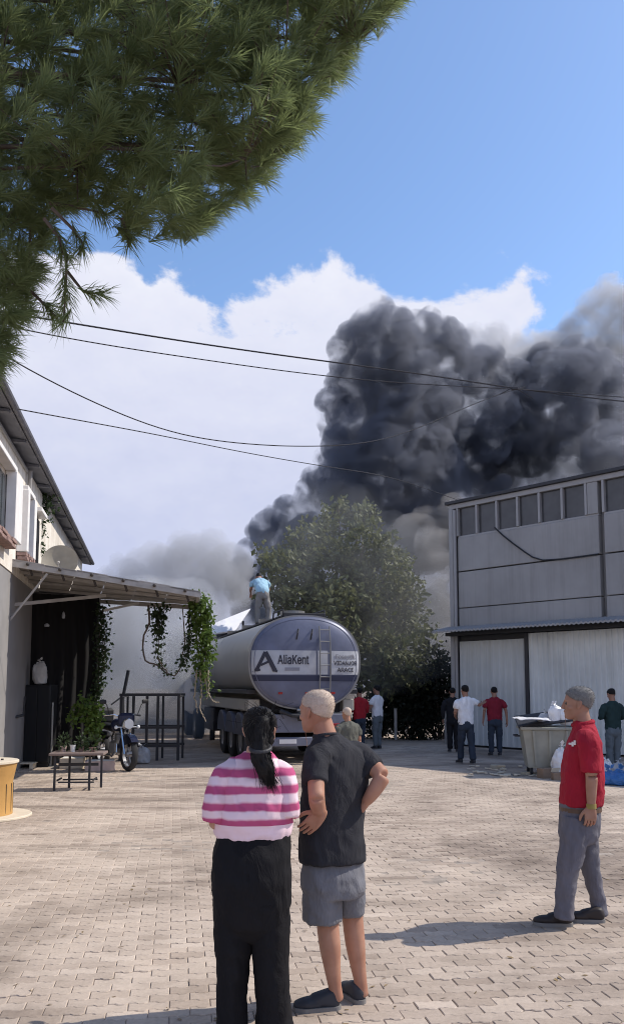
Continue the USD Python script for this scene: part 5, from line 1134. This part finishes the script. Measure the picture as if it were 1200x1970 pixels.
# ---------------------------------------------------------------- the woman in stripes
def woman():
    b = G(488, 1990); d = b[1]; L = lambda x, y, dy=0.0: P(x, y, d + dy) - b
    m = .00272; W = lambda y, c, hw, ry, dy=0.0, pw=0.9: (L(c, y, dy), V(hw * m, 0, 0), V(0, ry, 0), pw)
    t = thing('person', 'woman with black ponytail in a pink striped shirt and wide black trousers, seen from behind', 'person', b)
    sk, hr, eyes = head_parts(L(500, 1407, .02), -0.25, -0.06, 1.0, 'long')
    skin = sk + [limb([L(494, 1435, .01), L(491, 1475, .01)], [.050, .062])]
    skin += [limb([L(490, 1480, .02), L(488, 1610, .02)], [.10, .10])]
    for s, sh, el, wr in ((-1, L(437, 1480), L(413, 1584, -.03), L(436, 1575, .24)), (1, L(545, 1480), L(552, 1575, -.02), L(530, 1560, .24))):
        skin += [limb([sh, el], [.045, .036]), limb([el, wr], [.036, .024])]
        skin += hand(wr, V(-s * .4, .9, .12), V(0, 0, 1), V(s * .1, 0, 1) + V(-s * .5, 0, 0), .7, .93)
    tail = smooth_union([x for x in chain([L(503, 1392, -.085), L(500, 1428, -.105), L(502, 1455, -.12), L(510, 1480, -.125), L(520, 1504, -.115)], [.044, .042, .047, .042, .014])], .02, 4)
    tail = foldmap(tail, .012, 3, (60, 60, 12))
    hr = hr + m3.Manifold.batch_hull([ell(L(500, 1420, -.05), (.075, .05, .07))])
    shirt = [mani(loft([W(1612, 487, 66, .120, .02), W(1609, 487, 71, .130, .02), W(1596, 487, 76, .140, .02), W(1570, 488, 75, .142), W(1535, 489, 71, .135), W(1502, 490, 69, .125), W(1480, 491, 62, .105, .01), W(1466, 492, 52, .085, .015), W(1452, 493, 30, .064, .02), W(1447, 493, 24, .058, .02)], 40))]
    sleeves = [[limb([L(462, 1476), L(441, 1490, -.01), L(424, 1530, -.03), L(415, 1580, -.035)], [.055, .074, .078, .066])], [limb([L(524, 1476), L(540, 1490, -.01), L(549, 1530, -.025), L(552, 1574, -.03)], [.055, .070, .068, .058])]]
    pants = [mani(loft([W(1600, 487, 68, .118, .02), W(1606, 487, 71, .125, .02), W(1640, 485, 74, .145), W(1690, 484, 76, .160, -.01), W(1740, 485, 73, .150), W(1780, 485, 64, .125), W(1806, 485, 40, .07), W(1815, 485, 15, .03)], 40))]
    pants += [limb([L(450, 1690), L(449, 1760), L(449, 1815), L(447, 1860), L(446, 1920), L(446, 1984)], [.095, .102, .098, .087, .076, .084])]
    pants += [limb([L(520, 1690), L(520, 1760), L(520, 1815), L(521, 1860), L(525, 1920, .02), L(528, 1982, .03)], [.095, .102, .098, .089, .088, .100])]
    fl = shoe(L(447, 1988) + V(0, -.05, 0), L(444, 1988) + V(0, .19, 0)); fr = shoe(L(526, 1988) + V(0, -.02, 0), L(530, 1988) + V(.02, .22, 0))
    stripes = material('striped_cloth', {'g': ('texture_coordinate', {}), 's': ('separate_xyz', {}), 'n': ('noise_texture', {'scale': 5.0, 'detail': 3}), 'z': ('math', {'math_type': 'multiply_add', 'value2': 0.05}), 'k': ('math', {'math_type': 'multiply', 'value2': 1 / 0.083}), 'f': ('math', {'math_type': 'fraction'}),
        'r': ('rgb_ramp', {'ramp': [(0.0, (.42, .075, .18)), (0.38, (.44, .085, .19)), (0.46, (.66, .36, .44)), (0.54, (.74, .57, .62)), (0.90, (.74, .57, .62)), (1.0, (.48, .12, .23))]}),
        'top': ('math', {'math_type': 'greater_than', 'value2': 1.055 }), 'mx': ('mix_color', {'a': (.76, .58, .64)}), 'w': ('noise_texture', {'scale': 10, 'detail': 4}), 'b': ('bump', {'distance': .01, 'strength': .6}), 'p': ('principled_bsdf', {'roughness': .85, 'specular_ior_level': .15})},
        [('g.object', 's.vector'), ('g.object', 'n.vector'), ('n.fac', 'z.value1'), ('s.z', 'z.value3'), ('z.value', 'k.value1'), ('k.value', 'f.value1'), ('f.value', 'r.fac'), ('s.z', 'top.value1'), ('top.value', 'mx.fac'), ('r.color', 'mx.b'), ('mx.result', 'p.base_color'), ('g.object', 'w.vector'), ('w.fac', 'b.height'), ('b.normal', 'p.normal')], surface='p.BSDF')
    print('hem z', L(487, 1588)[2])
    dress(t, skin, hr, eyes, SKIN, HAIRB, [('shirt', shirt, stripes, .012, 3), ('sleeve', sleeves[0], stripes, .012, 23), ('sleeve', sleeves[1], stripes, .012, 24), ('trousers', pants, clothmat('black_trousers', (.008, .0075, .009)), .008, 5)], [fl, fr], plain('black_shoe', (.012, .012, .013), .5))
    r = np.random.default_rng(6); tie = L(501, 1438, -.112); hc = L(500, 1402, -.01); ps = []
    for _ in range(420):
        a, z = r.uniform(-2.7, -0.45), r.uniform(-.03, .112); k = math.sqrt(max(1 - (z / .122) ** 2, .02)); p0 = hc + V(.090 * k * math.cos(a), .108 * k * math.sin(a), z)
        q = tie + r.normal(size=3) * .016; m = (p0 + q) / 2 + (((p0 + q) / 2 - hc) / np.linalg.norm((p0 + q) / 2 - hc)) * .028; tt = np.linspace(0, 1, 7)[:, None]; ps.append(p0 * (1 - tt) ** 2 + 2 * m * tt * (1 - tt) + q * tt ** 2)
    tl = np.array([tie, L(500, 1428, -.11) * 0 + L(503, 1455, -.135), L(510, 1482, -.14), L(521, 1512, -.12)])
    for _ in range(420):
        off = r.normal(size=3) * (.022, .014, .0); fl = r.normal(size=3) * (.022, .014, .016); tt = np.linspace(0, 1, 9); c = np.stack([np.interp(tt, np.linspace(0, 1, 4), tl[:, j]) for j in range(3)], 1); ps.append(c + off * np.minimum(tt * 4, 1)[:, None] * np.linspace(1.1, .5, 9)[:, None] + fl * (tt ** 2)[:, None])
    for _ in range(60):
        p0 = hc + V(r.normal() * .05, -.07, r.uniform(.0, .10)); ps.append(np.array([p0, p0 + r.normal(size=3) * .03 + V(0, -.03, .02), p0 + r.normal(size=3) * .05 + V(0, -.05, -.01)]))
    part(t, 'loose_strands', strands(ps), HAIRB)
    part(t, 'ponytail', tail, HAIRB, True); part(t, 'hair_tie', trimesh.creation.torus(.050, .012, 20, 10).apply_transform(rotm([1, 0, 0], .35)).apply_translation(L(501, 1440, -.112)), M_CHASSIS)
woman()
# ---------------------------------------------------------------- the man in the grey shirt
def man():
    b = G(655, 1943); d = b[1]; L = lambda x, y, dy=0.0: P(x, y, d + dy) - b; m = .00292
    th = math.radians(28); a_, f_ = V(math.cos(th), math.sin(th), 0), V(-math.sin(th), math.cos(th), 0)
    W = lambda y, c, rx, ry, dy=0.0, pw=0.88: (L(c, y, dy), a_ * rx, f_ * ry, pw)
    t = thing('person', 'man with cropped white hair in dark grey T-shirt and shorts, hands on his hips', 'person', b)
    sk, hr, eyes = head_parts(L(609, 1369, 0.0), math.radians(50), -0.02, 1.03, 'buzz')
    skin = sk + [limb([L(617, 1385, .0), L(628, 1422, -.01)], [.060, .064]), limb([L(645, 1450), L(640, 1640)], [.10, .11])]
    shl, ell_, wl = L(606, 1450, -.10), L(609, 1540, -.26), L(621, 1564, -.215)
    skin += [limb([shl, ell_], [.052, .043]), limb([ell_ + V(0, .01, .012), L(614, 1558, -.22), wl], [.044, .041, .030])]
    skin += hand(wl, V(-.62, .12, -.62), V(.3, .9, -.2), V(.6, .1, -.5) * -1, .35, 1.05)
    shr, elr, wr = L(694, 1452, .09), L(736, 1494, -.04), L(704, 1543, -.03)
    skin += [limb([shr, elr], [.052, .046]), limb([elr, L(722, 1518, -.05), wr], [.046, .042, .030])]
    skin += hand(wr, V(-.45, .30, -.45), V(-.3, .9, .2), V(.1, .3, .9), .4, 1.05)
    skin += [limb([L(628, 1700), L(630, 1776, -.01), L(634, 1815, -.02), L(640, 1870, -.01), L(645, 1905, -.01), L(648, 1925)], [.075, .062, .060, .044, .036, .038])]
    skin += [limb([L(674, 1690, .12), L(678, 1765, .12), L(682, 1805, .11), L(689, 1862, .11), L(694, 1895, .1), L(696, 1918, .1)], [.07, .060, .058, .043, .036, .038])]
    shirt = [mani(loft([W(1658, 640, .184, .140), W(1654, 640, .192, .148), W(1620, 639, .190, .145), W(1580, 639, .182, .134), W(1540, 641, .184, .134, 0, .85), W(1500, 644, .194, .134, 0, .85), W(1465, 645, .196, .122, 0, .85), W(1446, 643, .176, .104), W(1432, 638, .128, .086), W(1421, 632, .088, .076), W(1413, 628, .074, .070)], 40))]
    shirt += [limb([L(628, 1450, -.06), L(612, 1460, -.12), L(606, 1480, -.155), L(606, 1507, -.195)], [.065, .074, .070, .068]), limb([L(670, 1448, .05), L(692, 1455, .07), L(708, 1470, .04), L(721, 1482, .01)], [.065, .074, .070, .066])]
    shorts = [mani(loft([W(1630, 641, .150, .105), W(1645, 641, .162, .115), W(1680, 640, .180, .138), W(1705, 641, .184, .142), W(1725, 643, .165, .125)], 40))]
    shorts += [limb([L(622, 1680, -.04), L(620, 1720, -.03), L(620, 1772, -.02)], [.100, .108, .106]), limb([L(668, 1680, .09), L(672, 1720, .11), L(675, 1760, .12)], [.09, .088, .079])]
    s1 = shoe(G(657, 1943) - b, G(657, 1943) - b + V(-.265, -.03, 0)); s2 = shoe(G(697, 1936) - b + V(0, 0, 0), G(697, 1936) - b + V(-.10, .245, 0))
    dress(t, skin, hr, eyes, SKIN2, HAIRW, [('shirt', shirt, clothmat('charcoal_shirt', (.026, .026, .031)), .010, 7), ('shorts', shorts, clothmat('grey_shorts', (.15, .15, .165)), .009, 9)], [s1, s2], plain('dark_grey_shoe', (.03, .032, .04), .7), strand=.007)
    part(t, 'collar', trimesh.creation.torus(.074, .009, 30, 8).apply_scale((1, .92, 1)).apply_transform(rotm([1, 0, 0], -.25)).apply_transform(rotm([0, 0, 1], th)).apply_translation(L(628, 1417)), clothmat('charcoal_collar', (.028, .028, .033)))
man()
# ---------------------------------------------------------------- the man in the red shirt
def redman():
    b = G(1108, 1779); d = b[1]; L = lambda x, y, dy=0.0: P(x, y, d + dy) - b; m = .00398
    th = math.radians(78); a_, f_ = V(math.cos(th), math.sin(th), 0), V(-math.sin(th), math.cos(th), 0)
    W = lambda y, c, ry, rx, dy=0.0, pw=0.9: (L(c, y, dy), a_ * rx, f_ * ry, pw)
    t = thing('person', 'grey haired man in a red polo shirt and grey trousers standing sideways in the yard', 'person', b)
    sk, hr, eyes = head_parts(L(1112, 1354, 0.0), math.radians(72), 0.03, 1.06, 'short')
    skin = sk + [limb([L(1116, 1368), L(1122, 1402)], [.060, .070]), limb([L(1124, 1420), L(1118, 1545)], [.10, .10])]
    for s, dy in ((-1, -.215), (1, .20)):
        sh, el, wr = L(1131 + 4 * s, 1422, dy), L(1138 + (0 if s < 0 else -16), 1494, dy - .03 * -s), L(1137 + (0 if s < 0 else -26), 1551, dy)
        skin += [limb([sh, el], [.054, .043]), limb([el, (el + wr) / 2 + V(0, 0, .02), wr], [.043, .040, .029])] + hand(wr, V(-.08, 0, -1), V(0, -s * 1.0, 0), V(-1, 0, -.1), .55, 1.06)
    shirt = [mani(loft([W(1549, 1117, .150, .172), W(1545, 1117, .158, .182), W(1515, 1119, .160, .190), W(1480, 1120, .152, .195), W(1450, 1122, .140, .205), W(1425, 1124, .118, .205), W(1409, 1125, .095, .165), W(1398, 1123, .080, .110), W(1388, 1121, .070, .076)], 40))]
    for s, dy in ((-1, -.20), (1, .19)):
        shirt += [limb([L(1124, 1420, dy * .6), L(1131, 1428, dy), L(1134, 1452, dy * 1.06), L(1136, 1486, dy * 1.12)], [.07, .082, .078, .074])]
    pants = [mani(loft([W(1538, 1117, .145, .165), W(1546, 1116, .148, .170), W(1575, 1115, .150, .176), W(1605, 1113, .146, .17), W(1622, 1112, .12, .14)], 36))]
    pants += [limb([L(1108, 1575, -.08), L(1101, 1630, -.10), L(1090, 1690, -.10), L(1086, 1745, -.10), L(1085, 1768, -.10)], [.10, .096, .076, .068, .072])]
    pants += [limb([L(1120, 1575, .08), L(1128, 1630, .10), L(1140, 1690, .10), L(1151, 1740, .12), L(1155, 1762, .12)], [.10, .088, .063, .056, .060])]
    s1h = G(1103, 1783) - b; s2h = G(1165, 1776) - b
    s1 = shoe(s1h, s1h + V(-.29, .04, 0)); s2 = shoe(s2h, s2h + V(-.28, .05, 0))
    RED = clothmat('red_polo', (.29, .012, .028))
    dress(t, skin, hr, eyes, SKIN3, HAIRG, [('shirt', shirt, RED, .011, 11), ('trousers', pants, clothmat('grey_trousers', (.125, .12, .14)), .011, 13)], [s1, s2], plain('brown_black_shoe', (.022, .016, .015), .6), strand=.012)
    part(t, 'collar', trimesh.creation.torus(.078, .018, 30, 8).apply_scale((.95, 1, 1)).apply_transform(rotm([0, 1, 0], -.2)).apply_translation(L(1121, 1392)), RED)
    part(t, 'belt', loft([(c, a * 1.03, f * 1.03, .9) for c, a, f, _ in (W(1552, 1116, .150, .172), W(1560, 1116, .150, .173))], 36), plain('brown_belt', (.09, .05, .03), .5))
    # small white emblem on the chest and a glove
    em = []
    for k in range(4):
        la = -.105 - .022 * k; em.append(box(L(1123.5, 1430) + a_ * la + f_ * .126 * (1 - abs(la / .213) ** 2.2) ** .45 + V(0, 0, .012 * (k == 3)), (.018, .010, .014 + .02 * (k > 1)), .002, th + math.pi / 2 - .55))
    part(t, 'chest_emblem', cat(em), M_PLATE)
    lh = L(1137, 1551, -.215); part(t, 'glove_cuff', cyl(lh + V(0, 0, .015), lh + V(0, 0, -.02), .036, 16), plain('olive_glove', (.26, .20, .06), .8))
redman()

# ---------------------------------------------------------------- people farther off
def walker(label, px, H, rot, skin_m, hair_m, shirt_m, pants_m, hair='short', arms=None, legs=(0.09, 0.09, 0.0), bend=0.0, at=None, sleeve=0.45, seed=1, headyaw=0.0, shoe_m=None, girth=1.0, headpitch=0.0):
    """a standing figure 1.75 m tall scaled to H; arms: ((elbow, wrist) left, right); legs: (left x, right x, stride)"""
    b = at if at is not None else G(*px); k = H / 1.75; t = thing('person', label, 'person', b, rot, scale=k)
    if arms is None: arms = (((-.26, -.03, 1.12), (-.27, .05, .88)), ((.26, -.03, 1.12), (.27, .05, .88)))
    g = girth
    def B(m):                                             # bend the upper body forward at the hips
        if not bend: return m
        v = np.array(m.vertices); w = np.clip((v[:, 2] - .86) / .22, 0, 1); a = bend * w; y, z = v[:, 1], v[:, 2] - .95
        v = np.c_[v[:, 0], np.cos(a) * y + np.sin(a) * z, .95 - np.sin(a) * y + np.cos(a) * z]; m = m.copy(); m.vertices = v; return m
    sk, hr, eyes = head_parts(V(0, .02, 1.635), headyaw, headpitch, 1.0, hair)
    skin = sk + [limb([V(0, .0, 1.60), V(0, -.015, 1.45)], [.055, .066]), limb([V(0, 0, 1.45), V(0, 0, .95)], [.09, .1])]
    shirt = [mani(loft([(V(0, y, z), V(rx * g, 0, 0), V(0, ry * g, 0), .9) for z, y, rx, ry in ((.86, 0, .16, .115), (.87, 0, .172, .126), (1.0, 0, .176, .13), (1.15, 0, .178, .128), (1.28, 0, .192, .126), (1.39, -.005, .190, .112), (1.445, -.01, .14, .09), (1.475, -.012, .085, .07), (1.495, -.012, .066, .062))], 30))]
    for s, (el, wr) in zip((-1, 1), arms):
        sh = V(s * .185 * g, -.005, 1.40); el, wr = V(*el), V(*wr)
        skin += [limb([sh, el], [.048, .040], 14), limb([el, wr], [.040, .027], 14)]
        d = (wr - el) / np.linalg.norm(wr - el); skin += hand(wr, d, V(-s, 0, 0) + V(0, .3, 0), V(0, 1, .2), .5)
        shirt.append(limb([sh - V(s * .05, 0, 0), sh + (el - sh) * .25, sh + (el - sh) * min(sleeve * 1.5, 1.0)] + ([wr - d * .02] if sleeve > .8 else []), [.062, .074, .064] + ([.042] if sleeve > .8 else []), 18))
    lx, rx_, st = legs
    pants = [mani(loft([(V(0, y, z), V(rx * g, 0, 0), V(0, ry * g, 0), .9) for z, y, rx, ry in ((.95, 0, .15, .11), (.94, 0, .165, .12), (.86, -.01, .175, .135), (.78, -.005, .17, .13), (.74, 0, .14, .1))], 28))]
    shoes = []
    for s, x, dy in ((-1, lx, st), (1, rx_, -st)):
        pants.append(limb([V(s * .085, 0, .86), V(s * (.085 + x) / 2, dy * .35, .62), V(s * x, dy * .6 + .02, .48), V(s * x, dy, .10)], [.095, .088, .075, .066], 18))
        h = V(s * x, dy - .07, 0); shoes.append(shoe(h, h + V(s * .03, .26, 0)))
    body = B(smooth_union(skin, .04, 4)); part(t, 'body', body, skin_m, True)
    if hr is not None: part(t, 'hair', B(tm(hr.refine_to_length(.03))), hair_m, 50)
    for e in eyes: part(t, 'eye', B(e), EYE_W, True)
    part(t, 'shirt', foldmap(B(smooth_union(shirt, .04, 5)), .02, seed, (7, 7, 4)), shirt_m, True); part(t, 'trousers', foldmap(B(smooth_union(pants, .04, 5)), .018, seed + 1, (7, 7, 4)), pants_m, True)
    for a, c in shoes: p = part(t, 'shoe', a, shoe_m or M_CHASSIS, True); part(p, 'sole', c, SOLE)
    return t
WHITE_S = clothmat('white_shirt', (.72, .72, .74)); DRED_S = clothmat('dark_red_shirt', (.20, .016, .03)); GREEN_S = clothmat('dark_green_jacket', (.020, .040, .040)); BLUE_S = clothmat('light_blue_shirt', (.30, .47, .58))
NAVY_T = clothmat('navy_jeans', (.035, .045, .065)); GREY_T = clothmat('grey_work_trousers', (.22, .21, .20)); SLATE_T = clothmat('slate_trousers', (.12, .14, .155)); OLIVE_S = clothmat('olive_grey_shirt', (.10, .10, .085)); BLACK_S = clothmat('black_clothes', (.014, .014, .017)); BRED_S = clothmat('red_overall', (.34, .02, .03))
walker('man in a white shirt and dark jeans walking in front of the warehouse corner', (897, 1470), 1.80, 0.25, SKIN3, HAIRB, WHITE_S, NAVY_T, arms=(((-.24, .02, 1.14), (-.16, .20, 1.05)), ((.36, .05, 1.30), (.52, .20, 1.34))), legs=(.07, .10, .14), seed=2)
walker('man in a dark red shirt standing close to the metal door', (953, 1455), 1.76, 0.0, SKIN3, HAIRB, DRED_S, NAVY_T, arms=(((-.27, -.04, 1.14), (-.29, .03, .90)), ((.29, -.02, 1.13), (.31, .0, .88))), legs=(.10, .11, .0), seed=4, girth=1.05)
walker('man in a dark green jacket and pale trousers at the right edge, arms folded', (1182, 1486), 1.72, 0.3, SKIN3, HAIRB, GREEN_S, SLATE_T, arms=(((-.28, .02, 1.16), (-.05, .22, 1.16)), ((.28, .02, 1.16), (.05, .23, 1.13))), sleeve=.95, seed=6, headpitch=-.35)
walker('man in a white shirt standing in the shade right of the tanker', (726, 1442), 1.80, 0.9, SKIN3, HAIRB, WHITE_S, SLATE_T, arms=(((-.24, .06, 1.14), (-.14, .26, 1.08)), ((.26, .06, 1.14), (.12, .26, 1.06))), seed=8)
walker('person in black clothes half hidden behind the white shirted man at the warehouse corner', (872, 1448), 1.74, -0.2, SKIN3, HAIRB, BLACK_S, BLACK_S, sleeve=.95, seed=10)
walker('person in a red top standing behind the rear right of the tanker', (692, 1446), 1.74, 0.5, SKIN3, HAIRB, BRED_S, NAVY_T, arms=(((-.27, .05, 1.14), (-.2, .25, 1.0)), ((.27, .05, 1.14), (.2, .25, 1.0))), sleeve=.95, seed=12)
oq = P(668, 1400, 13.6); oq[2] = 0
walker('bald person in an olive grey shirt seen past the shoulder of the grey T-shirt', None, 1.44, 0.6, SKIN2, HAIRW, OLIVE_S, NAVY_T, hair='buzz', at=oq, seed=14, girth=1.2)
c_, s_ = math.cos(th_t), math.sin(th_t)
tq = TR + V(-s_, c_, 0) * 4.7 + V(c_, s_, 0) * (-0.02) + V(0, 0, ZC + BZ + .052)
walker('worker in a light blue shirt bending over on top of the tanker', None, 1.88, math.radians(15), SKIN3, HAIRB, BLUE_S, GREY_T, at=tq, bend=0.85, arms=(((-.24, .22, 1.34), (-.2, .42, 1.42)), ((.26, .20, 1.34), (.22, .42, 1.40))), legs=(.13, .16, .0), seed=16)
